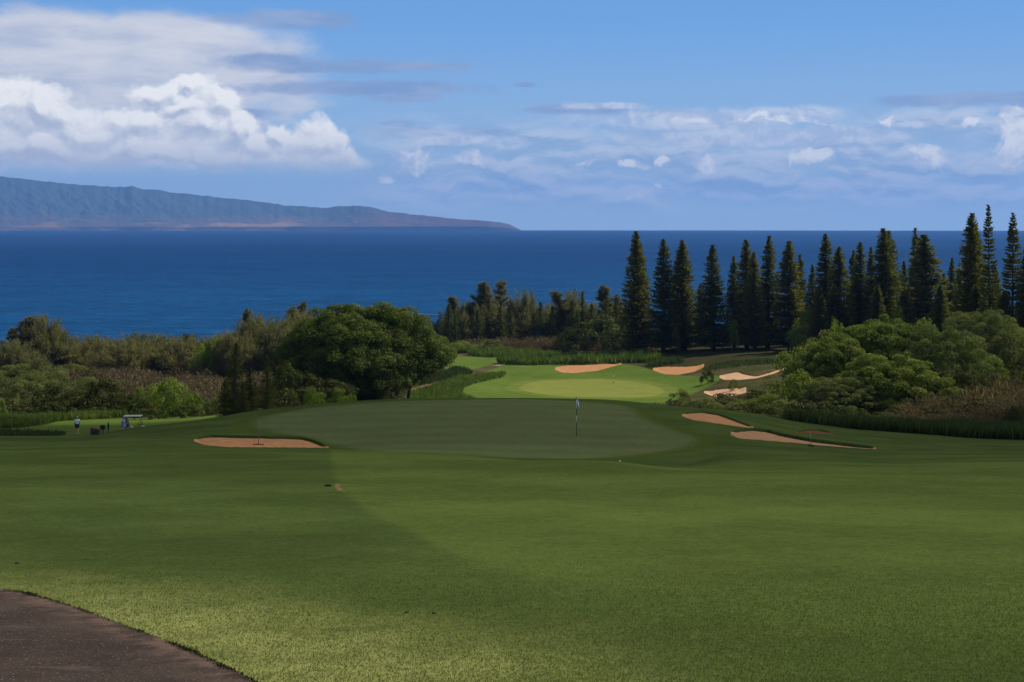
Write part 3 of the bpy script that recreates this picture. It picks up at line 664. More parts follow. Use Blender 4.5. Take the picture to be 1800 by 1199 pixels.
# ---- ragged sheoak / ironwood with drooping plumes (10 m tall)
def make_sheoak(Ht=10, W=3.2, nb=34, lean=.12, seed=0, low=.12):
    root = empty('sheoak'); f = Fol(); segs = []
    tp = curve_pts((0, 0, 0), (lean, .05, 1), Ht * .95, .22, .03, 9, (lean * .6, 0, 0), .07); segs.append(tp)
    tpa = np.array(tp)
    for k in range(nb):
        t = low + (1 - low) * (k + rng.random()) / nb; b = np.array([np.interp(t, np.linspace(0, 1, 10), tpa[:, i]) for i in range(3)])
        ph = rng.random() * 6.283; Lb = W * (1.05 - t)**.75 * (.35 + .85 * rng.random()); elv = .45 + 1.0 * rng.random() + .9 * t
        P = np.array(curve_pts(b, (math.cos(ph), math.sin(ph), elv), Lb, .05, .012, 6, (.12, 0, .15), .12)); segs.append([tuple(p) for p in P])
        K = int(95 * Lb + 50); s = .1 + .95 * rng.random(K)
        C = np.stack([np.interp(s, np.linspace(0, 1, 7), P[:, i]) for i in range(3)], -1)
        C += rnd(K) * (.05 + .22 * (1.05 - s)[:, None])
        A = unit(np.array([math.cos(ph) * .55, math.sin(ph) * .55, .35]) + rnd(K) * .42); A[:, 2] -= .25 * rng.random(K)
        f.add(C, A, np.cross(A, rnd(K)), .38 + .45 * rng.random(K), .055, .45 + .25 * (s - .5) + .16 * rng.normal(size=K) + .2 * (rng.random() - .5))
    tubes('trunk', segs, parent=root, k=5); f.obj('crown', L_she, root); return root
# ---- domed bush (6 m wide, 3 m tall)
def bush_arrays(W=6, Hh=3, nc=26, per=150, leaf=.20, lump=.75, aspect=.5, spread=1.0, up=.35, flat=.7, tmean=.45):
    f = Fol()
    for k in range(nc):
        a = rng.random() * 6.283; ce = rng.random()**.55; el_ = rng.random()
        r = math.sqrt(1 - (el_ * .97)**2) * (.72 + .3 * rng.random()); h = el_
        c = (math.cos(a) * r * W / 2 * .82 * spread, math.sin(a) * r * W / 2 * .82, Hh * (.12 + .72 * h) * (.85 + .25 * rng.random()))
        clump(f, c, lump * (.65 + .6 * rng.random()), per, leaf, tmean + .28 * (rng.random() - .5), flat, up, aspect)
    return f
def dry_arrays(W=5, Hh=2.2, n=3600, lf=.42):
    """bare, twiggy scrub: upright slivers fanning out of a low dome"""
    f = Fol(); nl = 9
    for k in range(nl):
        a = rng.random() * 6.283; r = rng.random()**.5 * W * .36; h = Hh * (.55 + .5 * rng.random()); K = n // nl; tn = .45 + .5 * (rng.random() - .5)
        d = unit(rnd(K) * np.array([1, 1, .5]) + np.array([0, 0, .55])); d[:, 2] = np.abs(d[:, 2]); rad = h * (.3 + .7 * rng.random(K)**.5)
        P = np.array([math.cos(a) * r, math.sin(a) * r, 0]) + d * rad[:, None]
        A = unit(d + rnd(K) * .4); f.add(P, A, np.cross(A, rnd(K)), lf * (.5 + rng.random(K)), .055 + .04 * rng.random(K), tn + .2 * rng.normal(size=K))
    return f
def reed_arrays(x, y, hgt, wid=.09, tone=.5, lean=.25):
    """upright blades rooted at x, y"""
    n = len(x); f = Fol(); z = height(x, y)
    h = hgt * (.6 + .6 * rng.random(n)); d = unit(rnd(n) * lean + np.array([0, 0, 1]))
    P = np.stack([x, y, z], -1) + d * (h * .45)[:, None]
    f.add(P, d, np.cross(d, rnd(n)), h, wid * (.6 + .8 * rng.random(n)), tone + .2 * rng.normal(size=n)); return f

def kids(o): return [c for c in bpy.data.objects if c.parent == o]
def copy_tree(o, ch):
    c = o.copy(); COL.objects.link(c)
    for k in ch:
        d = k.copy(); COL.objects.link(d); d.parent = c
    return c
class Kind:
    """a prototype that is used for its first planting and copied for the rest"""
    def __init__(s, o, Ht, W): s.o = o; s.ch = kids(o); s.used = False; s.Ht = Ht; s.W = W
    def put(s, u, d, vtop=None, wpx=None, h=None, wd=None, rot=None, label=None, cat=None, group=None, m=None, sink=.0, lean=0):
        o = s.o if not s.used else copy_tree(s.o, s.ch); s.used = True
        x = at(u, d); z = gz(x, d) - sink
        if vtop is not None: h = (H - (vtop - V0) * d / F) - z
        if wpx is not None: wd = wpx * d / F
        if h < .4: h = .4
        o.location = (x, d, z); o.rotation_euler = (0, lean, rng.random() * 6.283 if rot is None else rot)
        sx = (wd or s.W * h / s.Ht) / s.W; o.scale = (sx, sx, h / s.Ht)
        tag(o, label, cat, group)
        if m:
            t = o if o.type == 'MESH' else [c for c in kids(o) if c.name.startswith('crown')][0]
            t.material_slots[0].link = 'OBJECT'; t.material_slots[0].material = m
        return o
pines = [Kind(make_pine(), 30, 6.6), Kind(make_pine(power=.58, R=3.4), 30, 6.6), Kind(make_pine(power=.70, nb=13), 30, 6.6)]
openp = [Kind(make_pine(step=.62, nb=12, ropes=True, R=3.7, z0=.2, lf=.55), 30, 7.0), Kind(make_pine(step=.55, nb=14, ropes=True, R=3.6, z0=.12, lf=.55, power=.6), 30, 7.0)]
smallp = [Kind(make_pine(Ht=12, R=2.0, step=.32, nb=12, lf=.32, z0=.03, power=.7, m=L_spine), 12, 4.1), Kind(make_pine(Ht=12, R=2.1, step=.34, nb=12, lf=.32, z0=.03, power=.8, m=L_spine), 12, 4.3)]
GP = 'tall dark pines beyond the far green'
TP = [  # u, vtop, width px, distance, kind, label
 (1116,405,43,402,0,'tall dark pine at the left end of the row, beside the low shrubs'),
 (1128,424,36,414,2,'pine merged into the right shoulder of the leftmost tall pine'),
 (1166,420,38,398,1,'slim pine second in the tall row, open water on both sides'),
 (1203,420,44,400,0,'third tall pine from the left, double topped, right of the slim one'),
 (1196,434,34,410,1,'shorter pine top leaning against the left side of the third tall pine'),
 (1233,498,26,420,2,'small low pine filling the gap right of the third tall pine'),
 (1254,429,42,396,2,'broad dense pine standing alone in the row above the orange bunker'),
 (1290,450,30,405,1,'narrow pine left of the twin topped pine in mid row'),
 (1313,420,40,402,0,'pointed pine in mid row with a lower twin at its right'),
 (1327,443,34,395,1,'lower twin pine touching the right side of the pointed middle pine'),
 (1349,413,42,404,2,'tall pine with a pale trunk showing in its thin top'),
 (1389,422,46,398,0,'wide based pine above the bright shrub, right of the thin topped one'),
 (1409,447,26,420,1,'slim dark pine spire just right of the wide based pine'),
 (1428,464,26,418,2,'short blunt pine between the slim spire and the dense tall pine'),
 (1451,411,40,392,1,'dense tall pine with a narrow rounded top, left of the big right hand group'),
 (1473,432,46,386,0,'full pine leaning close to the right of the dense tall pine'),
 (1507,424,40,400,2,'pine with feathery thin right side in the right hand group'),
 (1498,440,28,408,1,'narrow pine just left of the feathery sided one'),
 (1533,433,30,396,2,'slender pine spire left of the massive double topped pine'),
 (1556,400,48,386,0,'massive pine whose top touches the horizon line'),
 (1567,406,42,392,1,'second top rising close behind the massive pine at its right'),
 (1591,458,30,396,2,'short pine in the dip between the massive pine and the conical one'),
 (1611,401,26,410,1,'thin pine top peeking up behind the broad conical pine'),
 (1627,411,66,370,0,'broad conical pine with even slopes above the large shrub'),
 (1673,452,26,400,2,'small dark pine spire standing in the gap with water round its tip'),
 (1661,480,28,404,1,'lowest pine tip between the broad conical pine and the small spire'),
 (1705,373,54,310,0,'left one of the three pines rising above the horizon'),
 (1714,395,44,322,1,'pine pressed behind the left one of the three tallest'),
 (1690,470,30,330,2,'lower pine at the left foot of the three tallest'),
]
for u, vt, wp, d, k, lab in TP:
    pines[k].put(u, d, vt, wp * 1.68 * (.93 + .14 * rng.random()), lean=rng.normal() * .012, label=lab, cat='pine tree', group=GP)
openp[0].put(1739, 300, 356, 46, label='tallest pine with an open crown and bare trunk showing through, near the right edge', cat='pine tree', group=GP)
openp[1].put(1778, 296, 374, 58, label='tall open pine at the right edge with dark whorled branches', cat='pine tree', group=GP)
pines[2].put(1752, 312, 470, 62, label='dark pine filling in low between the two open crowned pines', cat='pine tree', group=GP)
pines[1].put(1806, 292, 436, 56, label='pine cut off by the right edge of the view', cat='pine tree', group=GP)
for u, vt, wp, d, lab in [(1858, 380, 60, 300, 'tall pine just outside the right edge'), (1905, 410, 60, 310, 'second pine outside the right edge'), (1442,500,36,380,'low dark pine in front of the dense tall pine'), (1540,500,40,376,'low dark pine at the left foot of the massive double topped pine'), (1585,510,40,372,'low dark pine at the right foot of the massive double topped pine'), (1650,500,44,360,'low dark pine at the right foot of the broad conical pine'), (1720,500,56,305,'low dark pine below the left one of the three tallest'), (1770,510,60,290,'low dark pine below the two open crowned pines')]:
    pines[0].put(u, d, vt, wp * 1.3, label=lab, cat='pine tree', group='low pines inside the grove')
GS = 'young pines planted along the hedge left of the tall row'
SP = [(786,534,24,460,'young pine at the left end of the hedge row, next to the big round tree'),(812,537,24,466,'second young pine from the left in the hedge row'),
 (857,524,22,470,'young pine below the first ragged sheoak top'),(883,538,26,462,'young pine in front of the tallest sheoak'),(901,548,24,458,'low broad young pine right of the tallest sheoak'),
 (925,528,26,470,'young pine under the third sheoak'),(953,531,22,462,'slim young pine with water above it in the left half of the row'),(968,538,20,458,'small young pine pressed to the right of the slim one'),
 (983,537,20,462,'young pine left of the bent sheoak'),(993,531,20,468,'young pine directly below the bent sheoak'),(1003,528,22,460,'young pine right below the bent sheoak, leaning outward'),
 (1027,512,20,458,'tallest and thinnest of the young pines in the hedge row'),(1043,534,24,456,'young pine just right of the tallest thin one'),(1063,525,24,452,'young pine under the sheoak nearest the tall row'),
 (1080,530,26,448,'young pine beside the leftmost tall pine'),(1095,545,22,446,'last low young pine touching the leftmost tall pine'),(940,550,22,455,'lowest young pine in the middle of the hedge row'),(1015,545,22,455,'low young pine left of the tallest thin one'),
 (838,545,24,462,'low young pine under the first gap of the sheoaks'),(798,552,22,458,'lowest young pine near the left end of the hedge row')]
for i, (u, vt, wp, d, lab) in enumerate(SP): smallp[i % 2].put(u, d, vt, wp * 1.75, label=lab, cat='pine tree', group=GS)
for i, (u, vt, wp, d, lab) in enumerate([(410,604,50,158,'largest of three small pines left of the big round tree'),(439,645,38,156,'middle small pine, shortest of the three below the big round tree'),(468,626,36,152,'slim dense pine nearest the big round tree, right one of three'),(396,668,30,160,'low young pine at the left foot of the three small pines'),(424,672,30,154,'dark little pine in front of the three small pines')]):
    smallp[(i + 1) % 2].put(u, d, vt, wp * 1.4, label=lab, cat='pine tree', group='small pines at the edge of the near mound')

she = [Kind(make_sheoak(nb=36), 10, 2.9), Kind(make_sheoak(lean=.25, nb=32), 10, 3.1), Kind(make_sheoak(lean=-.1, nb=42, W=3.2), 10, 2.8)]
def brush_arrays(W=6.5, Hh=4.2, npl=85, K=210):
    f = Fol()
    for k in range(npl):
        a = rng.random() * 6.283; r = rng.random()**.6; x0 = math.cos(a) * r * W * .34; y0 = math.sin(a) * r * W * .34
        L = Hh * (1.05 - .6 * r**2) * (.8 + .3 * rng.random()); P = np.array(curve_pts((x0, y0, 0), (math.cos(a) * r * .5, math.sin(a) * r * .5, 1), L, .03, .01, 6, (.12 * rng.normal(), 0, 0), .08))
        s = .08 + .95 * rng.random(K)**.8; C = np.stack([np.interp(s, np.linspace(0, 1, 7), P[:, i]) for i in range(3)], -1) + rnd(K) * (.16 + .28 * (1.05 - s)[:, None])
        A = unit(np.array([math.cos(a) * .4, math.sin(a) * .4, .7]) + rnd(K) * .5); tn = .45 + .35 * (rng.random() - .5)
        f.add(C, A, np.cross(A, rnd(K)), .30 + .4 * rng.random(K), .055, tn + .25 * (s - .5) + .15 * rng.normal(size=K))
    return f
she += [Kind(brush_arrays().obj('sheoak_thicket', L_she), 4.2, 6.0), Kind(brush_arrays(npl=95).obj('sheoak_thicket', L_she), 4.2, 6.0)]
GC = 'ragged sheoaks along the coast'
SH = [(803,514,48,480,0,'ragged grey sheoak left of the coastal group, right of the big round tree'),(846,492,52,478,2,'feathery sheoak with a pointed top beside the tallest coastal one'),
 (882,481,50,476,1,'tallest ragged sheoak standing against the water above the far fairway'),(925,518,46,474,0,'low rounded sheoak between the tallest one and the bent one'),
 (996,497,56,470,1,'bent sheoak leaning left with wispy branches against the water'),(1072,500,50,462,2,'wispy sheoak just left of the tall pine row'),(1092,514,34,460,0,'thin sheoak branch top touching the tall pine row'),
 (1010,520,50,472,2,'bushy sheoak behind the young pines at the middle of the hedge'),(822,540,60,476,2,'low sheoak mass at the left end of the coastal hedge'),
 (428,541,34,330,2,'lone upright sheoak top left of the big round tree'),(452,565,70,330,0,'wide brownish sheoak under the lone upright one'),(503,538,50,345,2,'forked sheoak rising behind the left shoulder of the big round tree'),
 (516,526,40,350,0,'tallest sheoak behind the left shoulder of the big round tree'),(540,538,50,352,1,'leaning sheoak touching the crown of the big round tree'),(480,575,90,325,2,'broad brown sheoak crown filling the slope left of the big round tree'),
 (415,588,60,320,1,'sheoak with pale foliage at the left of the brown sheoak group'),(520,560,80,340,0,'dense sheoak in front of the forked one'),
 (52,557,90,330,2,'large ragged sheoak standing against the water near the left edge'),(74,566,70,332,1,'sheoak growing into the right side of the large ragged one at the left'),(30,575,40,334,2,'sheoak with branches reaching out over the water at the left'),
 (6,612,40,330,2,'small sheoak cut off by the left edge'),(100,588,60,336,0,'low sheoak at the right foot of the large ragged one'),
 (152,596,66,345,2,'rounded sheoak at the start of the coastal thicket'),(186,599,70,342,0,'rounded sheoak second in the coastal thicket'),(232,592,64,348,2,'wide soft sheoak in the middle of the coastal thicket'),
 (268,594,66,346,0,'sheoak with a flat top in the coastal thicket'),(300,596,70,344,2,'brown sheoak near the dark green treetop of the coastal thicket'),(345,602,60,340,0,'sheoak behind the bright green bush on the left slope'),(388,594,60,345,2,'last sheoak of the coastal thicket toward the big round tree')]
low_ = {822, 452, 480, 520, 1010, 74, 6, 100, 152, 186, 232, 268, 300, 345, 388, 415, 925}
for u, vt, wp, d, k, lab in SH: (she[3 + u % 2] if u in low_ else she[k]).put(u, d, vt, wp * (1.35 if u in low_ else 1.1), label=lab, cat='tree', group=GC, lean=rng.normal() * .03)

for i, (u, d, vt, wp, lab) in enumerate([(30,300,606,80,'low olive thicket beneath the ragged sheoak by the left edge'),(125,335,606,70,'low olive thicket just right of the large ragged sheoak'),(210,330,604,80,'olive thicket in front of the second and third rounded sheoaks'),(255,335,602,70,'olive thicket between the soft and the flat topped sheoak'),(325,335,600,80,'brown olive thicket left of the bright green bush on the slope'),
   (370,340,596,60,'olive thicket behind the bright green bush'),(425,335,588,70,'olive thicket under the lone upright sheoak'),(480,335,566,80,'wide olive thicket before the forked sheoak'),(540,330,560,60,'olive thicket against the left side of the big round tree'),
   (800,470,548,70,'coastal thicket beside the right side of the big round tree'),(845,474,540,80,'coastal thicket under the feathery sheoak'),(890,474,540,80,'coastal thicket under the tallest sheoak'),(935,472,545,80,'coastal thicket behind the small young pines'),(985,474,540,80,'coastal thicket under the bent sheoak'),(1040,470,542,80,'coastal thicket behind the thin young pine'),(1085,466,540,70,'coastal thicket touching the tall pine row')]):
    she[3 + i % 2].put(u, d, vt, wp * 1.25, label=lab, cat='thicket', group='olive thickets along the coast')
# ---- the big round tree
def big_tree(u, d, W, Ht):
    x = at(u, d); root = empty('banyan_tree', (x, d, gz(x, d)))
    tag(root, 'huge round dark green tree with many trunks behind the near green', 'tree')
    f = Fol(); segs = []
    for k in range(14):
        a = k * 2.4; r = (.04 + .26 * rng.random()) * W; bx, by = math.cos(a) * r * .8, math.sin(a) * r * .4 - 1
        segs.append(curve_pts((bx, by, -1.5), (.25 * math.cos(a), .25 * math.sin(a), 1), Ht * .62, .30, .08, 6, (.2 * math.cos(a), .2 * math.sin(a), 0), .06))
        for j in range(2): 
            ph = rng.random() * 6.28; segs.append(curve_pts(segs[-1 - j][3][:3], (math.cos(ph), math.sin(ph), .8), Ht * .35, .12, .03, 5, (0, 0, .2), .1))
    tubes('trunk', segs, parent=root)
    n = 760
    for k in range(n):
        a = 6.283185 * ((k * 0.5698403) % 1); h = ((k * 0.7548777) % 1) * 1.12 - .12; 
        prof_ = math.sqrt(max(0, 1 - abs(h)**2.6)) * (.92 if h > .25 else .84 + .3 * max(h, 0))
        r = prof_ * (.80 + .22 * rng.random()) * (1 if k % 4 else .55)
        wob = 1 + .07 * math.sin(3 * a + 1) + .07 * math.sin(5 * a + h * 6)
        c = (math.cos(a) * r * W * .46 * wob, math.sin(a) * r * W * .36 * wob, Ht * (.20 + .70 * h) * (1 + .07 * math.sin(2 * a + .5) + .07 * rng.normal()) - (0 if h > .3 else 1.0 * rng.random()))
        c = (c[0] - .02 * W, c[1], max(c[2], Ht * .62 * (c[0] / (W * .5)) - .3))
        rr_ = 1.0 + .9 * rng.random()
        clump(f, c, rr_, int(300 * rr_), .33, .42 + .34 * (rng.random() - .5), .8, .3, .42)
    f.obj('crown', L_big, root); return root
big_tree(642, 222, 31.5, 14.6)

# ---- bushes
def bk(name, f, m, Ht, W):
    return Kind(f.obj(name, m), Ht, W)
gb = [bk('bush', bush_arrays(), L_green, 3, 6), bk('bush', bush_arrays(nc=30, per=130, lump=.65), L_green, 3, 6), bk('bush', bush_arrays(nc=22, per=190, lump=.85, leaf=.17), L_green, 3, 6)]
ob = [bk('shrub', bush_arrays(nc=34, per=300, lump=.72, leaf=.15, aspect=.28, up=.1, flat=.5), L_olive, 3, 6), bk('shrub', bush_arrays(nc=40, per=260, lump=.62, leaf=.16, aspect=.25, up=.05, flat=.45), L_olive, 3, 6)]
db_ = [bk('dry_shrub', dry_arrays(), L_brown, 2.2, 5), bk('dry_shrub', dry_arrays(n=4200), L_brown, 2.2, 5)]
def B(k, u, d, vt, wp, lab, m=None, group=None, cat='bush', sink=.3): return k.put(u, d, vt, wp, label=lab, cat=cat, group=group, m=m, sink=sink)
LG = 'bushes on the left slope'; RG = 'bushes on the right bank'
# left slope, front row to back row
B(gb[0],300,186,668,90,'bright green bush behind the golf cart, largest of the front row',L_bright,LG); B(gb[1],338,184,690,56,'yellow green bush at the right end of the front row, before the small pines',L_bright,LG)
B(gb[2],262,190,676,80,'mid green bush left of the bright bush behind the golf cart',L_green,LG); B(gb[0],222,189,694,70,'dark green bush directly behind the golf cart',L_dark,LG)
B(gb[1],180,192,664,96,'tall rounded dark green bush behind the boulder and the golf cart',L_dark,LG); B(gb[2],130,193,684,90,'dark bush behind the walking person',L_dark,LG)
B(gb[0],85,196,678,86,'dark bush left of the walking person, above the tall grass',L_dark,LG); B(gb[1],45,200,668,90,'olive bush above the tall grass at the left',L_olive,LG)
B(ob[0],110,235,640,150,'wide flat crowned olive bush under the large ragged sheoak',None,LG); B(ob[1],30,230,636,150,'wide olive bush at the left edge with feathery top',None,LG)
B(ob[0],170,225,660,110,'olive bush in the middle of the left slope',None,LG); B(ob[1],60,215,652,120,'layered olive bush in front of the wide flat crowned one',None,LG); B(ob[0],-40,225,640,140,'olive bush cut off by the left edge',None,LG)
B(gb[2],215,235,668,80,'green bush on the left slope next to the brown scrub',L_olive,LG); B(gb[1],2,186,700,26,'small bright bush at the left edge above the tall grass',L_bright,LG)
B(gb[0],375,320,596,58,'vivid yellow green bush high on the left slope below the coastal thicket',L_bright,LG); B(gb[2],360,322,606,70,'lower half of the vivid green thicket high on the left slope',L_bright,LG)
B(gb[1],332,420,585,60,'dark green treetop poking above the coastal thicket',L_dark,LG); B(gb[0],375,182,700,40,'small dull green bush between the yellow green bush and the small pines',L_olive,LG)
B(gb[2],135,300,640,60,'low green bush behind the olive bushes on the left slope',L_green,LG)
# yellow green garden bushes behind the near mound
YG = 'trimmed yellow green bushes just behind the near green'
B(gb[0],552,134,682,56,'left one of two rounded yellow green bushes behind the near green',L_bright,YG,sink=0); B(gb[1],596,133,680,50,'right one of two rounded yellow green bushes just behind the near green',L_bright,YG,sink=0)
B(gb[2],618,132,692,26,'small low bush at the right end of the yellow green pair',L_bright,YG,sink=0); B(db_[0],522,134,698,26,'small brownish bush left of the yellow green pair',None,YG,sink=0)
# under and around the big tree
for i, (u, vt, wp, d) in enumerate([(505,640,70,205),(540,655,80,200),(590,668,90,206),(500,600,60,232),(640,672,80,214),(690,668,70,212)]):
    B(gb[i % 3], u, d, vt, wp, 'dark undergrowth bush beneath the big round tree, ' + ['at its far left foot', 'left of its trunks', 'before its middle trunks', 'high at its left shoulder', 'right of the middle trunks', 'at its right foot'][i], L_dark, 'undergrowth beneath the big round tree')
# centre, beyond the far fairway
CG = 'bushes beyond the far fairway'
B(gb[0],1045,425,557,128,'large dark round bush left of the tall pines, beyond the tall grass',L_dark,CG,sink=.5); B(gb[1],1085,420,575,80,'olive bush touching the foot of the leftmost tall pine',L_olive,CG,sink=.5)
B(gb[2],1005,418,575,70,'dark bush at the left shoulder of the large dark round bush',L_dark,CG,sink=.5); B(db_[1],1128,415,585,56,'brown bush beneath the leftmost tall pine',None,CG,sink=.5)
B(gb[1],1060,440,560,110,'olive bush crown behind the large dark round bush',L_olive,CG,sink=.5)
B(gb[2],812,428,600,70,'yellow flowering bush right of the big round tree, beyond the far fairway',L_bright,CG,sink=.5); B(gb[0],845,430,604,60,'yellow green bush at the back corner of the far fairway',L_bright,CG,sink=.5)
B(gb[1],865,424,596,56,'dark green bush between the yellow bush and the brown hedge',L_olive,CG); B(gb[0],1243,300,650,30,'small round dark bush alone on the grass beside the pale bunkers',L_dark,None,sink=.1)
B(gb[0],1195,232,686,54,'wispy green shrub at the right edge of the far green, behind the near mound',L_olive,None,sink=.1)
B(gb[1],1290,272,666,26,'low green bush between the two pale bunkers',L_green,None,sink=.2); B(gb[1],1222,215,702,50,'low olive shrub left of the lower pale bunker',L_olive,RG)
B(gb[0],1418,390,545,56,'bright yellow green young tree glowing against the dark pines',L_bright,RG); B(gb[2],1408,380,568,60,'bright leafy bush at the foot of the glowing young tree',L_bright,RG); B(gb[1],1290,392,560,24,'small yellow green sapling in front of the dark pines',L_bright,RG); B(gb[2],1187,396,572,20,'small bright sapling between the second and third tall pines',L_bright,RG)
# right bank
RB = [(gb[0],1250,168,700,70,L_olive,'low olive shrub at the left end of the right bank'),(gb[1],1300,166,706,90,L_olive,'dull green shrub just above the farther red bunker'),(gb[2],1350,168,692,90,L_green,'leafy green shrub above the two near bunkers'),
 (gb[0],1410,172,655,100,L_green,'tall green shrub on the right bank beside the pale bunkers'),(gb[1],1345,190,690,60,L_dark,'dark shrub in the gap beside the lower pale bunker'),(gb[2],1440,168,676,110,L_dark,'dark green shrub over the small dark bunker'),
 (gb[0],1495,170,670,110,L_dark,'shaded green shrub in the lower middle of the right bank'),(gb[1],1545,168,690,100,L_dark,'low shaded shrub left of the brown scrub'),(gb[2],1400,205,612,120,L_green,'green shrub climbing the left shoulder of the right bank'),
 (gb[0],1450,205,590,120,L_olive,'olive shrub near the left top of the right bank'),
 
 (ob[1],1715,240,545,140,L_olive,'yellowish olive shrub crown under the three tallest pines'),
 (ob[0],1775,232,570,120,L_olive,'olive shrub crown near the right edge below the pines'),(gb[1],1740,215,625,90,L_green,'small fresh green shrub in the dark hollow near the right edge'),(gb[2],1470,215,562,50,L_bright,'light leafy shrub sticking up left of the top of the right bank'),
 (gb[0],1585,260,548,70,L_dark,'dark olive shrub between the bank and the massive pine'),(gb[1],1625,250,556,60,L_green,'green shrub peeking out behind the top middle of the right bank'),(gb[2],1790,140,712,60,L_dark,'dark green round bush at the right edge above the grass strip'),
 (gb[0],1620,172,660,100,L_dark,'dark shrub above the brown scrub of the right bank'),(gb[2],1810,200,620,110,L_dark,'dark shrub cut off by the right edge'),(gb[1],1860,200,600,150,L_olive,'olive shrub outside the right edge'),
 (gb[1],1380,160,702,90,L_olive,'low olive shrub right behind the mound over the near bunkers'),(gb[0],1300,185,704,60,L_green,'green shrub between the low olive shrub and the lower pale bunker'),(gb[2],1390,210,664,60,L_olive,'olive shrub right below the kidney shaped bunker'),(gb[1],1420,235,600,70,L_dark,'dark shrub behind the left shoulder of the right bank')]
def dome_arrays(W, Hh, nc, per, leaf, lump, asp=.3):
    f = Fol()
    for k in range(nc):
        a = 6.283185 * ((k * 0.5698403) % 1); h = ((k * 0.7548777) % 1)
        r = math.sqrt(1 - (h * .97)**2.4) * (.84 + .22 * rng.random()) * (1 if k % 4 else .6); wob = 1 + .10 * math.sin(3 * a + 2) + .08 * math.sin(5 * a)
        bmp_ = .84 + .30 * float(fbm(np.array([a * 2.2 + 9]), np.array([h * 5 + W]), 2)[0]) / .6; r *= bmp_; ls = lump * (.5 + .9 * rng.random())
        clump(f, (math.cos(a) * r * W / 2 * wob, math.sin(a) * r * W / 2 * .8, Hh * (.06 + .86 * h) * (1 + .06 * rng.normal())), ls, int(per * ls / lump), leaf, .42 + .60 * (rng.random() - .5), .5, .45, asp)
    return f
dome = [Kind(dome_arrays(20, 10, 200, 300, .34, 1.25, .4).obj('shrub', L_green), 10, 20), Kind(dome_arrays(20, 10, 215, 320, .32, 1.15, .26).obj('shrub', L_olive), 10, 20)]
for k, u, d, vt, wp, m, lab in [(dome[0],1545,190,563,250,L_green,'huge rounded shrub with a sunlit yellow green top, crowning the right bank'),(dome[1],1645,184,572,190,L_olive,'large soft grey green domed shrub at the right side of the bank crown'),
  (dome[0],1470,184,592,170,L_green,'green domed shrub forming the left shoulder of the right bank'),(dome[0],1560,170,622,210,L_green,'broad dark shrub in the shade below the bank crown'),(dome[1],1725,236,545,170,L_olive,'yellowish olive domed shrub under the three tallest pines'),
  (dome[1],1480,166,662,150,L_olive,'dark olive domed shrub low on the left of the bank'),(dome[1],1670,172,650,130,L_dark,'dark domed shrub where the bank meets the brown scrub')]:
    k.put(u, d, vt, wp * 1.08, label=lab, cat='bush', group=RG, m=m, sink=.6)
for k, u, d, vt, wp, m, lab in RB: k.put(u, d, vt, wp, label=lab, cat='bush', group=RG, m=m, sink=.4)
for i, (u, d, vt, wp) in enumerate([(1610,158,706,110),(1660,160,690,120),(1710,166,672,120),(1570,150,726,90),(1640,148,728,110),(1700,150,722,120),(1755,156,700,120),(1740,180,650,110),(1790,176,660,110),(1480,150,728,80),(1680,178,640,90),(1830,160,690,110),(1530,148,726,70)]):
    db_[i % 2].put(u, d, vt, wp, label='dry brown shrub on the right bank, ' + ['above the middle of the grass strip', 'in the middle of the brown scrub', 'highest in the brown scrub', 'at the left end of the brown scrub', 'low, just above the grass strip', 'low, left of the dark green round bush', 'right behind the dark green round bush', 'in the hollow under the fresh green shrub', 'at the right edge in the hollow', 'below the shaded green shrub', 'topmost, beside the grey green crown', 'outside the right edge', 'lowest, under the shaded spreading shrub'][i], cat='bush', group='dry shrubs on the right bank', sink=.3)

# ---- brown scrub that reads as one mass (left slope and the hedge beyond the fairway)
def merge(name, parts, m, lab, cat):
    Vs, ts = [], []
    for f, loc, sc_, ro in parts:
        V, t = f; c_, s_ = math.cos(ro), math.sin(ro)
        W = V * np.array(sc_, np.float32); W = np.stack([W[:, 0] * c_ - W[:, 1] * s_, W[:, 0] * s_ + W[:, 1] * c_, W[:, 2]], -1) + np.array(loc, np.float32)
        Vs.append(W.astype(np.float32)); ts.append(np.clip(t + .25 * (rng.random() - .5), 0, 1))
    V = np.concatenate(Vs); t = np.concatenate(ts); n = len(V) // 4
    return tag(mesh_obj(name, V, np.arange(n * 4).reshape(n, 4), m, attrs={'tone': ('FLOAT', t)}), lab, cat, kind='stuff')
dv = [dry_arrays(n=2400).arrays() for _ in range(3)]; gv = [bush_arrays(nc=16, per=110, leaf=.24).arrays() for _ in range(3)]
P = []
for i in range(150):
    d = 205 + 200 * rng.random()**.9; u = 90 + 470 * rng.random()
    if u < 230 and d < 270: continue
    x = at(u, d); s_ = 1.1 + .9 * rng.random(); P.append((dv[i % 3], (x, d, gz(x, d) - .3), (s_ * 1.25, s_ * 1.25, s_ * (.75 + .4 * rng.random())), rng.random() * 6.28))
for i in range(70):
    d = 430 + 60 * rng.random(); u = 770 + 330 * rng.random(); x = at(u, d); s_ = 1.3 + .7 * rng.random(); P.append((dv[i % 3], (x, d, gz(x, d) - .3), (s_ * 1.3, s_ * 1.3, s_ * 1.1), rng.random() * 6.28))
merge('brown_scrub', P, L_brown, 'brown leafless scrub covering the slopes toward the sea', 'scrub')
P = []
for i in range(60):
    d = 176 + 26 * rng.random(); u = -60 + 450 * rng.random(); x = at(u, d)
    if d < 186 and u < 230: continue
    s_ = .45 + .35 * rng.random(); P.append((gv[i % 3], (x, d, gz(x, d) - .3), (s_ * 1.3, s_ * 1.3, s_), rng.random() * 6.28))
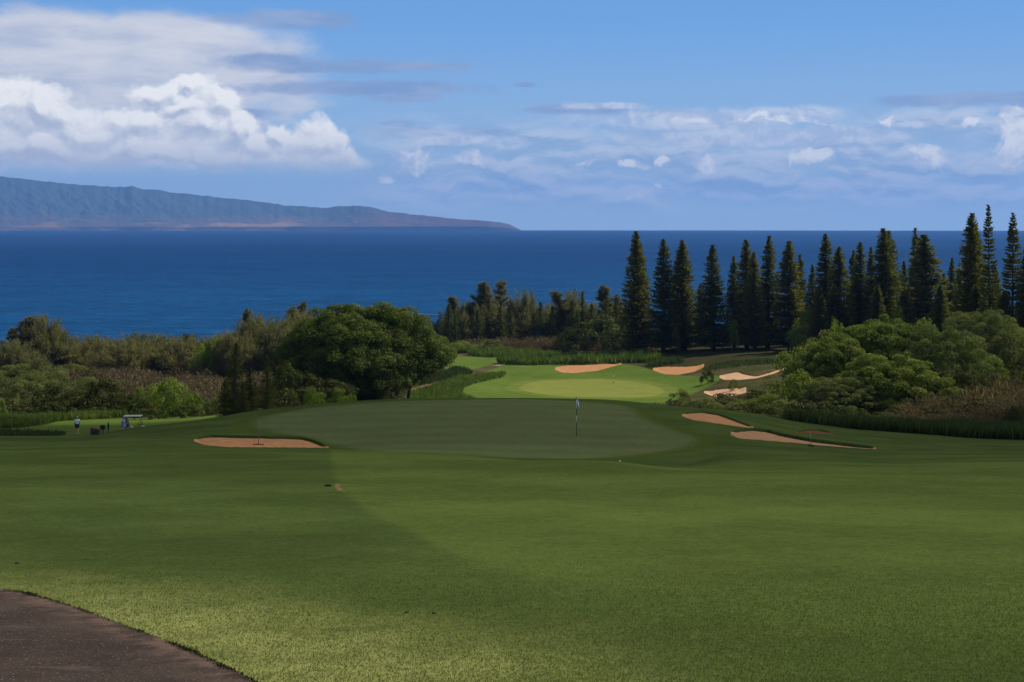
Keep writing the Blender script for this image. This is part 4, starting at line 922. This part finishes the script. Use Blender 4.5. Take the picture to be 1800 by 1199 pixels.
for i in range(120):
    d = 190 + 440 * rng.random(); u = -250 + 800 * rng.random(); x = at(u, d); s_ = .8 + .8 * rng.random()
    P.append((gv[i % 3], (x, d, gz(x, d) - .5), (s_, s_, s_ * (.6 + .4 * rng.random())), rng.random() * 6.28))
for i in range(60):
    d = 440 + 160 * rng.random(); u = 740 + 1100 * rng.random(); x = at(u, d); s_ = 1 + rng.random()
    P.append((gv[i % 3], (x, d, gz(x, d) - .5), (s_ * 1.3, s_ * 1.3, s_ * .8), rng.random() * 6.28))
for i in range(80):
    d = 150 + 90 * rng.random(); u = 1260 + 600 * rng.random(); x = at(u, d); s_ = .7 + .6 * rng.random()
    P.append((gv[i % 3], (x, d, gz(x, d) - .4), (s_, s_, s_ * .7), rng.random() * 6.28))
merge('ground_scrub', P, L_dark, 'low mixed scrub growing between the bushes', 'scrub')

# ---- tall grass
def in_poly(P, n):
    lo = P.min(0); hi = P.max(0); x = lo[0] + (hi[0] - lo[0]) * rng.random(n); y = lo[1] + (hi[1] - lo[1]) * rng.random(n)
    k = sdf(P, x, y) < 0; return x[k], y[k]
def reeds(name, poly, dens, hgt, m, lab, wid=.09, lean=.25, dmin=130):
    P = catmull(wpoly(poly, dmin)); lo = P.min(0); hi = P.max(0)
    x, y = in_poly(P, int(min(260000, dens * (hi[0] - lo[0]) * (hi[1] - lo[1])))); f = reed_arrays(x, y, hgt * (.55 + .9 * fbm(x * .5, y * .35, 3)), wid, .2 + .6 * fbm(x * .3 + 50, y * .3, 3), lean)
    return tag(f.obj(name, m), lab, 'tall grass', kind='stuff')
reeds('tall_grass', [(-80,0,156),(-80,0,176),(80,0,182),(230,0,186),(180,0,181),(110,0,176),(60,0,163)], 40, 1.1, L_reed, 'tall lit grass along the far edge of the left lawn', .11)
reeds('tall_grass', [(230,0,184),(240,0,190),(430,0,192),(420,0,187)], 20, .7, L_reed, 'short tufts of grass below the bushes behind the golf cart', .09)
reeds('tall_grass', [(-60,0,136),(-60,0,152),(40,0,152),(104,0,150),(112,0,143),(60,0,138)], 26, .55, L_dreed, 'rough patch of grass between the left path and the lawn', .07)
reeds('tall_grass', [(888,0,372),(888,0,384),(1000,0,392),(1100,0,392),(1150,0,384),(1160,0,372),(1100,0,374),(1000,0,372)], 11, 2.5, L_reed, 'thick tall green grass bank behind the far green bunker', .22)
reeds('tall_grass', [(835,0,408),(835,0,420),(970,0,412),(975,0,400),(900,0,402)], 11, 2.0, L_reed, 'tall grass strip at the back of the far fairway', .22)
reeds('tall_grass', [(1140,0,360),(1150,0,372),(1190,0,374),(1200,0,366)], 8, 1.8, L_dreed, 'dark grass clump behind the orange bunker', .2)
reeds('tall_grass', [(705,0,262),(735,0,275),(780,0,300),(815,0,322),(880,0,345),(885,0,338),(850,0,320),(818,0,292),(812,0,262),(840,0,245),(800,0,236),(720,0,240)], 14, 1.25, L_reed, 'bright tall grass beside the orange trail left of the far green', .16)
reeds('tall_grass', [(735,0,292),(775,0,325),(800,0,350),(830,0,340),(812,0,325),(780,0,305)], 12, 1.3, L_dreed, 'dull tall grass between the big round tree and the orange trail', .16)
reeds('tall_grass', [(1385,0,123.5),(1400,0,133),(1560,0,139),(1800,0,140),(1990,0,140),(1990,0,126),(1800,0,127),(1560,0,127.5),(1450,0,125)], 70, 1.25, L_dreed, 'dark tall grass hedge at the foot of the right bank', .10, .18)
reeds('tall_grass', [(1130,0,200),(1130,0,236),(1220,0,240),(1320,0,200),(1300,0,150),(1230,0,150)], 10, .6, L_dreed, 'rough grass in the hollow behind the near mound', .10)
reeds('tall_grass', [(1240,0,330),(1260,0,352),(1400,0,352),(1420,0,335),(1330,0,326)], 5, .7, L_dreed, 'rough grass bank between the pale bunker and the pines', .14)

# ---- turf blades close to the camera, and the ragged turf edge along the path
n = 330000
yb = 7.2 + 9.5 * rng.random(n)**1.35; xb = (rng.random(n) * 2 - 1) * (.40 * yb + .3)
side = sdline(pe, xb, yb); 
poly_p = np.vstack([pe, [(-1, -2), (-14, -2), (-16, 17)]])
keep = (sdf(poly_p, xb, yb) > .01) & (rng.random(n) < sstep(17, 9.5, yb))
xb, yb = xb[keep], yb[keep]
f = reed_arrays(xb, yb, (.015 + .009 * rng.random(len(xb))) * sstep(19, 10, yb), .0036, .02 + (.15 + .6 * fbm(xb * .8, yb * .8, 3)) * sstep(13.5, 8.5, yb) * sstep(4.5, -1, xb) + .12 * sstep(13, 8, yb), .8)  # tone lifted at near left, following the painted sun patch
L_turf = leafmat('turf_blades', (.075, .105, .026), (.22, .245, .078), (.31, .32, .12), trans=.35)
tag(f.obj('grass', L_turf), 'short mown grass blades in the foreground', 'grass', kind='stuff')
n = 11000; ti = rng.random(n) * (len(pe) - 1); i0 = ti.astype(int); fr = ti - i0
pp = pe[i0] * (1 - fr)[:, None] + pe[np.minimum(i0 + 1, len(pe) - 1)] * fr[:, None]
tv = pe[np.minimum(i0 + 1, len(pe) - 1)] - pe[i0]; tv /= np.linalg.norm(tv, axis=1)[:, None] + 1e-9
offs = rng.normal(size=n) * .016 - .012; pp = pp - np.stack([-tv[:, 1], tv[:, 0]], -1) * (-offs)[:, None]
kp = pp[:, 1] < 17; pp = pp[kp]
f = reed_arrays(pp[:, 0], pp[:, 1], .012 + .045 * fbm(pp[:, 0] * 3, pp[:, 1] * 3, 3)**1.5, .006, .25 + 0 * pp[:, 0], .7)
tag(f.obj('grass', leafmat('edge_blades', (.028, .032, .012), (.075, .075, .03), trans=.2)), 'dark ragged turf edge along the cart path', 'grass', kind='stuff')  # blades coloured dark to draw the shadow line under the turf edge
# ---------------------------------------------------------------- objects
def flat(name, col, rough=.6, spec=.3, metal=0):
    m, q = mat(name); p = q.n('ShaderNodeBsdfPrincipled'); pos = q.n('ShaderNodeTexCoord').outputs['Object']
    n = q.noise(pos, 14, 3, .6); q.put(p.inputs['Base Color'], tint(q, q.mix(0, (*col, 1), (*col, 1)), n, .25))
    p.inputs['Roughness'].default_value = rough; p.inputs['Specular IOR Level'].default_value = spec; p.inputs['Metallic'].default_value = metal
    q.out(p.outputs[0]); return m
M = dict(white=flat('white_paint', (.80, .80, .80)), black=flat('black_paint', (.012, .012, .014)), dgreen=flat('dark_green_paint', (.012, .035, .022)), grey=flat('grey_plastic', (.16, .16, .16)),
         cream=flat('cream_plastic', (.22, .20, .16)), roof=flat('roof_plastic', (.42, .40, .34)), tyre=flat('rubber', (.02, .02, .02)), skin=flat('skin', (.42, .24, .16)), shirt=flat('white_cloth', (.86, .86, .90)),
         navy=flat('navy_cloth', (.010, .014, .030)), blue=flat('blue_cloth', (.13, .27, .55)), pink=flat('pink_cloth', (.45, .20, .20)), wood=flat('old_wood', (.16, .11, .07)), hair=flat('hair', (.03, .02, .015)),
         cloth=flat('flag_cloth', (.82, .82, .82)), wire=flat('wire', (.62, .62, .60)), bag=flat('bag_cloth', (.05, .05, .06)), tan=flat('tan_cloth', (.40, .33, .22)))
import bmesh
def box(bm, c, s, bev=0.0, rot=None):
    r = bmesh.ops.create_cube(bm, size=1)['verts']
    for v in r: v.co = Vector((v.co.x * s[0], v.co.y * s[1], v.co.z * s[2]))
    if bev: 
        g = bmesh.ops.bevel(bm, geom=list({e for v in r for e in v.link_edges}), offset=bev, segments=2, affect='EDGES', profile=.5); r = [v for v in set(g['verts']) | {x for x in r if x.is_valid}]
    for v in r:
        if rot: v.co = rot @ v.co
        v.co += Vector(c)
def bobj(name, fn, m, parent=None, loc=None):
    bm = bmesh.new(); fn(bm); me = bpy.data.meshes.new(name); bm.to_mesh(me); bm.free(); me.materials.append(m)
    o = bpy.data.objects.new(name, me); COL.objects.link(o)
    if parent: o.parent = parent
    if loc: o.location = loc
    return o
def skin_obj(name, verts, edges, radii, m, parent=None, sub=2, root=0):
    me = bpy.data.meshes.new(name); me.from_pydata(verts, edges, []); o = bpy.data.objects.new(name, me); COL.objects.link(o)
    md = o.modifiers.new('skin', 'SKIN'); md.use_smooth_shade = True
    for i, r in enumerate(radii): me.skin_vertices[0].data[i].radius = (r, r) if np.ndim(r) == 0 else r
    for i in range(len(verts)): me.skin_vertices[0].data[i].use_root = (i == root)
    s = o.modifiers.new('sub', 'SUBSURF'); s.levels = s.render_levels = sub
    me.materials.append(m)
    if parent: o.parent = parent
    return o
from mathutils import Matrix
# ---- flagsticks
def flagstick(u, d, hgt, rad, label, lean=0, flagside=1):
    x = at(u, d); r = empty('flagstick', (x, d, gz(x, d))); tag(r, label, 'flagstick'); r.rotation_euler = (0, lean, 0)
    cuts = [(-.1, .19, 'black'), (.19, .36, 'black'), (.36, .52, 'white'), (.52, .70, 'black'), (.70, .92, 'white'), (.92, 1.0, 'black')]
    for k, (a, b, c_) in enumerate(cuts):
        if k == 0: a = -.03
        tubes('pole_band', [[(0, 0, a * hgt, rad), (0, 0, b * hgt, rad)]], M[c_], r, 8)
    V = []; n1_, n2_ = 9, 10                              # limp flag hanging down the stick
    for i in range(n1_):
        for j in range(n2_):
            s, t = i / (n1_ - 1), j / (n2_ - 1)
            V.append((flagside * (rad + .15 * s * (.5 + .5 * t)) , .05 * math.sin(7 * s + 2 * t) * s - .02, hgt * .985 - .30 * t - .20 * s - .12 * s * t))
    Fc = [[i * n2_ + j, (i + 1) * n2_ + j, (i + 1) * n2_ + j + 1, i * n2_ + j + 1] for i in range(n1_ - 1) for j in range(n2_ - 1)]
    fl = mesh_obj('flag', V, Fc, M['cloth'], r, smooth=True); so_ = fl.modifiers.new('thick', 'SOLIDIFY'); so_.thickness = .004
    tubes('cup_rim', [[(0, 0, -.01, .055), (0, 0, .006, .055)]], M['black'], r, 12)
    return r
flagstick(1013.5, 78.5, 2.18, .017, 'black and white banded flagstick with a limp white flag on the near shaded green')
flagstick(1078, 322, 2.15, .040, 'distant flagstick with a small white flag on the sunlit far green')
# ---- golf ball, clods
def ball(u, d):
    x = at(u, d); bm = bmesh.new(); bmesh.ops.create_icosphere(bm, subdivisions=4, radius=.0235)
    for i, v in enumerate(bm.verts):
        if i % 3 == 0: v.co *= .985
    me = bpy.data.meshes.new('golf_ball'); bm.to_mesh(me); bm.free(); me.materials.append(M['white']); o = bpy.data.objects.new('golf_ball', me); COL.objects.link(o)
    o.location = (x, d, gz(x, d) + .02); tag(o, 'white golf ball lying on the fairway in front of the near green', 'golf ball')
ball(1089.5, 38.5)
msoil = flat('dark_soil', (.035, .022, .014), .95, .1)
for u, v, r_, lab in [(715, 1078, .017, 'small reddish clod of soil on the foreground turf, left one of a pair'), (763, 1079.5, .015, 'small dark clod of soil on the foreground turf, right one of a pair'), (30, 991, .02, 'dark clod of soil on the turf near the left edge'), (576, 855, .055, 'thin dark clod on the turf beside the bare curved scar'), (150, 984, .01, 'tiny dark clod on the turf right of the one near the left edge'), (949, 1071, .009, 'tiny dark speck of soil right of the pair of clods')]:
    d = hit_d(u, v); x = at(u, d); bm = bmesh.new(); bmesh.ops.create_icosphere(bm, subdivisions=3, radius=r_)
    for vv in bm.verts: vv.co *= 1 + .35 * (float(vnoise(np.array([vv.co.x / r_ * 2 + u]), np.array([vv.co.y / r_ * 2 + vv.co.z / r_]))[0]) - .5) * 2; vv.co.z *= .45; vv.co.x *= 1.15
    me = bpy.data.meshes.new('soil_clod'); bm.to_mesh(me); bm.free(); me.materials.append(msoil); o = bpy.data.objects.new('soil_clod', me); COL.objects.link(o); o.location = (x, d, gz(x, d) + r_ * .2); tag(o, lab, 'clod')
# ---- rakes
def rake(u, d, label, lean, hgt=1.2, wd=.55):
    x = at(u, d); r = empty('rake', (x, d, gz(x, d) + .05)); tag(r, label, 'rake'); r.rotation_euler = lean
    def head(bm):
        box(bm, (0, 0, .03), (wd, .05, .035), .008)
        for i in range(15): box(bm, (-wd / 2 + .02 + (wd - .04) * i / 14, 0, -.03), (.012, .014, .09))
    bobj('rake_head', head, M['black'], r)
    tubes('handle', [[(0, 0, .03, .017), (0, .02, hgt, .016)]], M['grey'], r, 8)
rake(454, 69.8, 'rake standing in the sand of the long left bunker', (math.radians(-12), 0, 0))
rake(1426, 78, 'rake lying in the weedy right hand bunker', (math.radians(-25), .2, .3), .75, .4)
# ---- people
def person(u, d, yaw, label, shirt, shorts, pose, cap=None, hgt=1.76, sink=0):
    x = at(u, d); r = empty('person', (x, d, gz(x, d) - sink)); r.rotation_euler = (0, 0, yaw); r.scale = (hgt / 1.76,) * 3; tag(r, label, 'person')
    P = dict(pel=(0, 0, .95), wst=(0, .01, 1.10), ch=(0, .015, 1.30), up=(0, .0, 1.43), nk=(0, -.01, 1.51), hd0=(0, -.025, 1.60), hd1=(0, -.03, 1.70), hd2=(0, -.02, 1.75),
             hl=(.10, 0, .90), hr=(-.10, 0, .90), sl=(.19, 0, 1.42), sr=(-.19, 0, 1.42)); P.update(pose)
    names = list(P); V = [P[n] for n in names]; ix = {n: i for i, n in enumerate(names)}
    E = [('pel', 'wst'), ('wst', 'ch'), ('ch', 'up'), ('up', 'nk'), ('nk', 'hd0'), ('hd0', 'hd1'), ('hd1', 'hd2'), ('pel', 'hl'), ('pel', 'hr'), ('up', 'sl'), ('up', 'sr'),
         ('hl', 'kl'), ('kl', 'al'), ('al', 'tl'), ('hr', 'kr'), ('kr', 'ar'), ('ar', 'tr'), ('sl', 'el'), ('el', 'wl'), ('sr', 'er'), ('er', 'wr')]
    R_ = dict(pel=.14, wst=.125, ch=.145, up=.12, nk=.055, hd0=.075, hd1=.085, hd2=.06, hl=.10, hr=.10, sl=.065, sr=.065, kl=.058, kr=.058, al=.04, ar=.04, tl=.035, tr=.035, el=.042, er=.042, wl=.028, wr=.028)
    ed = [(ix[a], ix[b]) for a, b in E]; rad = [R_[n] for n in names]
    for s in 'lr':                                            # hands: palm, four fingers and a thumb
        w_ = np.array(P['w' + s]); e_ = np.array(P['e' + s]); dr = unit(w_ - e_); sd = unit(np.cross(dr, (0, 1, .2)))
        V.append(tuple(w_ + dr * .07)); ip = len(V) - 1; rad.append((.034, .018)); ed.append((ix['w' + s], ip))
        for k in range(4):
            a = w_ + dr * (.10) + sd * (k - 1.5) * .020; b = a + dr * (.035 + .008 * (1.5 - abs(k - 1.5))) + np.array([0, -.012, 0]); c_ = b + dr * .025 + np.array([0, -.02, 0])
            n0 = len(V); V += [tuple(a), tuple(b), tuple(c_)]; rad += [.010, .009, .008]; ed += [(ip, n0), (n0, n0 + 1), (n0 + 1, n0 + 2)]
        n0 = len(V); a = w_ + dr * .04 + sd * .035; V += [tuple(a), tuple(a + dr * .035 + sd * .015)]; rad += [.011, .009]; ed += [(ip, n0), (n0, n0 + 1)]
    skin_obj('body', V, ed, rad, M['skin'], r, 1, 0)
    def sub_(nm, keys, E2, rr_, m):
        i2 = {n: i for i, n in enumerate(keys)}; skin_obj(nm, [P[k] if isinstance(k, str) else k for k in keys], [(i2[a], i2[b]) for a, b in E2], rr_, m, r, 2, 0)
    def mid(a, b, t): return tuple(np.array(P[a]) * (1 - t) + np.array(P[b]) * t)
    P['ml'] = mid('sl', 'el', .75); P['mr'] = mid('sr', 'er', .75); P['fl'] = mid('hl', 'kl', .92); P['fr'] = mid('hr', 'kr', .92)
    sub_('shirt', ['pel', 'wst', 'ch', 'up', 'sl', 'sr', 'ml', 'mr'], [('pel', 'wst'), ('wst', 'ch'), ('ch', 'up'), ('up', 'sl'), ('up', 'sr'), ('sl', 'ml'), ('sr', 'mr')], [.175, .165, .18, .135, .09, .09, .075, .075], shirt)
    sub_('shorts', ['pel', 'hl', 'hr', 'fl', 'fr'], [('pel', 'hl'), ('pel', 'hr'), ('hl', 'fl'), ('hr', 'fr')], [.165, .13, .13, .10, .10], shorts)
    for s in 'lr':
        a = np.array(P['a' + s]); t = np.array(P['t' + s]); 
        skin_obj('shoe', [tuple(a + (0, 0, -.05)), tuple((a + t) / 2 + (0, 0, -.045)), tuple(t + (0, 0, -.04))], [(0, 1), (1, 2)], [.05, .052, .04], M['white'] if cap == 'white' else M['black'], r, 1, 0)
    h1 = np.array(P['hd1'])
    if cap:
        skin_obj('cap', [tuple(h1 + (0, .01, .03)), tuple(h1 + (0, .0, .075)), tuple(h1 + (0, -.10, .035))], [(0, 1), (0, 2)], [.095, .06, (.06, .02)], M[cap], r, 2, 0)
    else:
        skin_obj('hair', [tuple(h1 + (0, .03, -.01)), tuple(h1 + (0, .02, .06))], [(0, 1)], [.088, .075], M['hair'], r, 2, 0)
    # face
    def face(bm):
        box(bm, (0, -.108, 1.655) if 'hd1' not in pose else tuple(h1 + (0, -.085, -.045)), (.022, .03, .04), .006)
    bobj('nose', face, M['skin'], r)
    return r
walk = dict(kl=(.12, -.10, .50), al=(.12, .02, .09), tl=(.13, -.14, .05), kr=(-.11, -.02, .50), ar=(-.13, .26, .16), tr=(-.13, .18, .03), el=(.27, .10, 1.18), wl=(.27, -.04, .97), er=(-.27, -.04, 1.17), wr=(-.24, -.20, 1.0))
person(135.5, 150, math.radians(195), 'person in white shirt, white cap and dark shorts walking on the left lawn', M['shirt'], M['navy'], walk, 'white')
stand = dict(kl=(.11, -.02, .50), al=(.12, .0, .09), tl=(.14, -.16, .05), kr=(-.11, -.01, .50), ar=(-.12, .02, .09), tr=(-.14, -.14, .05), el=(.27, -.04, 1.17), wl=(.20, -.26, 1.12), er=(-.26, .02, 1.16), wr=(-.20, -.20, 1.02))
person(216.5, 139, math.radians(80), 'person in a light blue shirt standing at the back of the golf cart', M['blue'], M['tan'], stand, None, 1.74)
person(222.5, 141.2, math.radians(140), 'person in a dull pink top half hidden behind the one in light blue', M['pink'], M['navy'], stand, None, 1.66)
# ---- golf cart
def cart(u, d, yaw):
    x = at(u, d); r = empty('golf_cart', (x, d, gz(x, d))); r.rotation_euler = (0, 0, yaw); tag(r, 'golf cart with a pale flat roof parked beyond the near mound, only its top showing', 'golf cart')
    def body(bm):
        box(bm, (.15, 0, .34), (2.2, 1.12, .16), .04); box(bm, (.98, 0, .62), (.42, 1.08, .46), .10); box(bm, (-.30, 0, .56), (.62, 1.10, .32), .05); box(bm, (-.86, 0, .52), (.55, 1.0, .22), .05)
        box(bm, (1.12, 0, .46), (.36, 1.0, .26), .08)
    bobj('body', body, M['cream'], r)
    bobj('seat', lambda bm: box(bm, (-.26, 0, .77), (.50, 1.02, .12), .04), M['tan'], r); bobj('backrest', lambda bm: box(bm, (-.52, 0, 1.02), (.10, 1.02, .36), .04), M['tan'], r)
    rf = bobj('roof', lambda bm: box(bm, (.05, 0, 1.86), (1.78, 1.14, .06), .025), M['roof'], r)
    for sx, x0, x1 in ((1, .95, .80), (-1, -.66, -.72)):
        for sy in (-1, 1): tubes('roof_post', [[(x0, sy * .50, .60, .028), (x1, sy * .50, 1.84, .028)]], M['black'], r, 8)
    def wheel(cx, cy):
        t = tubes('wheel', [[(cx, cy - .09, .23, .23), (cx, cy + .09, .23, .23)]], M['tyre'], r, 20); tubes('rim', [[(cx, cy - .095, .23, .11), (cx, cy + .095, .23, .11)]], M['white'], t, 14)
    for cx in (-.72, .95):
        for cy in (-.50, .50): wheel(cx, cy)
    st = tubes('steering_wheel', [[(.52 + .17 * math.sin(a) * .45, .26 + .17 * math.cos(a), 1.02 + .17 * math.sin(a) * .9, .014) for a in np.linspace(0, 6.283, 15)]], M['black'], r, 6)
    tubes('column', [[(.85, .26, .75, .02), (.52, .26, 1.02, .018)]], M['black'], st, 6)
    bobj('mirror', lambda bm: box(bm, (.52, 0, 1.74), (.05, .28, .10), .02), M['black'], r)
    def screen(bm): box(bm, (.89, 0, 1.30), (.012, .98, .80))
    mgl, q = mat('clear_glass'); g = q.n('ShaderNodeBsdfTransparent'); gg = q.n('ShaderNodeBsdfGlossy'); gg.inputs['Roughness'].default_value = .05; mx = q.n('ShaderNodeMixShader'); mx.inputs[0].default_value = .06; q.nt.links.new(g.outputs[0], mx.inputs[1]); q.nt.links.new(gg.outputs[0], mx.inputs[2]); q.out(mx.outputs[0])
    bobj('windscreen', screen, mgl, r)
    return r
cart(232.5, 141.5, math.radians(6))
def golfbag(u, d, dz, lab, m):
    x = at(u, d); r = empty('golf_bag', (x, d, gz(x, d) + dz)); r.rotation_euler = (0, -.2, 0); tag(r, lab, 'golf bag', 'golf bags on the cart')
    tubes('bag', [[(0, 0, 0, .13), (0, 0, .45, .14), (0, 0, .82, .15)]], m, r, 14)
    for k in range(7):
        a = k * .9; px, py = .08 * math.cos(a), .08 * math.sin(a); c_ = tubes('club', [[(px, py, .7, .006), (px * 1.3, py * 1.3, 1.08 + .03 * (k % 3), .006)]], M['grey'], r, 5)
        bobj('club_head', lambda bm: box(bm, (px * 1.3 + .02, py * 1.3, 1.10 + .03 * (k % 3)), (.09, .05, .05), .015), M['black'] if k % 2 else M['white'], c_)
golfbag(224.6, 141.2, .60, 'dark golf bag at the rear of the cart, nearer the people', M['bag']); golfbag(227.5, 141.9, .60, 'cream golf bag at the rear of the cart, nearer its roof post', M['cream'])
# ---- boulder, sign, post
def boulder(u, d, w_, h_, name, lab, m, cat='boulder', sq=True, dep=.8, group=None):
    x = at(u, d); bm = bmesh.new(); bmesh.ops.create_cube(bm, size=1); bmesh.ops.subdivide_edges(bm, edges=bm.edges[:], cuts=9, use_grid_fill=True)
    for v in bm.verts:
        c = v.co.copy(); L = max(abs(c.x), abs(c.y), abs(c.z)) / max(c.length, 1e-6); c = c * (1 - .18 * (1 - L) * 2.2)
        n = float(fbm(np.array([c.x * 3 + u]), np.array([c.y * 3 + c.z * 4.1]), 4)[0]) - .46
        if sq and c.z > 0: c.z -= .28 * (c.x + .5) * c.z * 2
        c *= 1 + .28 * n; v.co = Vector((c.x * w_, c.y * dep, (c.z + .46) * h_))
    me = bpy.data.meshes.new(name); bm.to_mesh(me); bm.free(); me.materials.append(m); o = bpy.data.objects.new(name, me); COL.objects.link(o); o.location = (x, d, gz(x, d) - .05); o.rotation_euler = (0, 0, .3 * (u % 3)); tag(o, lab, cat, group); return o
mrock = sand_mat('brown_rock', (.16, .095, .075), (.09, .055, .045)); mprock = sand_mat('pale_rock', (.26, .20, .15), (.14, .11, .08))
boulder(167.5, 146, .98, .95, 'boulder', 'brown squared boulder with a slanted top on the left lawn', mrock).rotation_euler = (0, 0, 0)
x = at(180.5, 144); r = empty('tee_sign', (x, 144, gz(x, 144))); tag(r, 'small dark green board on a short post beside the boulder', 'sign')
bobj('board', lambda bm: box(bm, (0, 0, .78), (.50, .05, .46), .012), M['dgreen'], r); bobj('post', lambda bm: box(bm, (.02, .035, .28), (.09, .09, .62), .01), M['dgreen'], r)
x = at(190.5, 146.5); r = empty('ball_washer', (x, 146.5, gz(x, 146.5))); tag(r, 'slim dark green ball washer post between the boulder and the golf cart', 'ball washer')
tubes('post', [[(0, 0, 0, .05), (0, 0, .55, .05)]], M['dgreen'], r, 10); bobj('housing', lambda bm: box(bm, (0, 0, .85), (.17, .17, .62), .04), M['dgreen'], r); tubes('handle', [[(0, 0, 1.14, .02), (0, 0, 1.26, .02)], [(0, 0, 1.26, .035), (0, 0, 1.32, .02)]], M['black'], r, 8)
# ---- rocks beside the trail
for k, (u, d, s) in enumerate([(700,238,.8),(708,240,.6),(716,243,.9),(724,240,.6),(731,245,.8),(739,242,.55),(712,248,.6),(720,250,.5),(695,244,.7),(828,240,.8),(836,242,.6)]):
    o9 = ['leftmost but one', 'third from the left', 'fourth from the left', 'fifth from the left', 'sixth from the left', 'rightmost', 'in the upper line, left', 'in the upper line, right', 'leftmost']
    lab = ('pale rock at the foot of the orange trail, ' + o9[k] if k < 9 else 'pale rock at the lower tip of the bright grass, ' + ['left', 'right'][k - 9] + ' one')
    boulder(u, d, s * 1.3, s * .9, 'rock', lab, mprock, 'rock', False, s, 'rocks at the foot of the orange trail' if k < 9 else 'rocks at the tip of the bright grass')
# ---- post and rail fence beyond the pines
def fence(u0, u1, d0, d1, lab):
    xa, xb_ = at(u0, d0), at(u1, d1); n = 13; r = empty('rail_fence', (xa, d0, gz(xa, d0))); tag(r, lab, 'fence'); base = Vector(r.location); tops = []
    for i in range(n):
        t = i / (n - 1); x = xa + (xb_ - xa) * t; y = d0 + (d1 - d0) * t; z = gz(x, y); p = Vector((x, y, z)) - base; tops.append(p)
        bobj('post', lambda bm: box(bm, (p.x, p.y, p.z + .6), (.16, .16, 1.3), .02), M['wood'], r)
    for hh in (.55, 1.0): tubes('rail', [[(p.x, p.y - .10, p.z + hh, .05) for p in tops]], M['wood'], r, 6)
fence(1140, 1245, 436, 440, 'weathered post and rail fence behind the left trunks of the tall pines')
fence(1310, 1400, 438, 434, 'weathered post and rail fence behind the trunks at the right end of the open row')
# ---- power line
def power(u0, v0, u1, v1, d, lab):
    pts = []
    for i in range(25):
        t = i / 24; u = u0 + (u1 - u0) * t; v = v0 + (v1 - v0) * t + 6 * 4 * t * (1 - t) * .35; pts.append((at(u, d), d, H - (v - V0) * d / F, .045))
    r = empty('power_line', (pts[0][0], d, gz(pts[0][0], d))); tag(r, lab, 'power line'); b = Vector(r.location); L = [(p[0] - b.x, p[1] - b.y, p[2] - b.z, p[3]) for p in pts]
    tubes('cable', [L], M['wire'], r, 6)
    for p in (L[0], L[-1]):
        zb_ = gz(p[0] + b.x, d) - b.z; tubes('pole', [[(p[0], p[1], zb_ - .5, .16), (p[0], p[1], p[2] + .4, .11)]], M['wood'], r, 8)
power(700, 549, 905, 556, 500, 'pale power line crossing the water view right of the big round tree')
power(1014, 526, 1135, 536, 500, 'pale power line running into the tall pines')
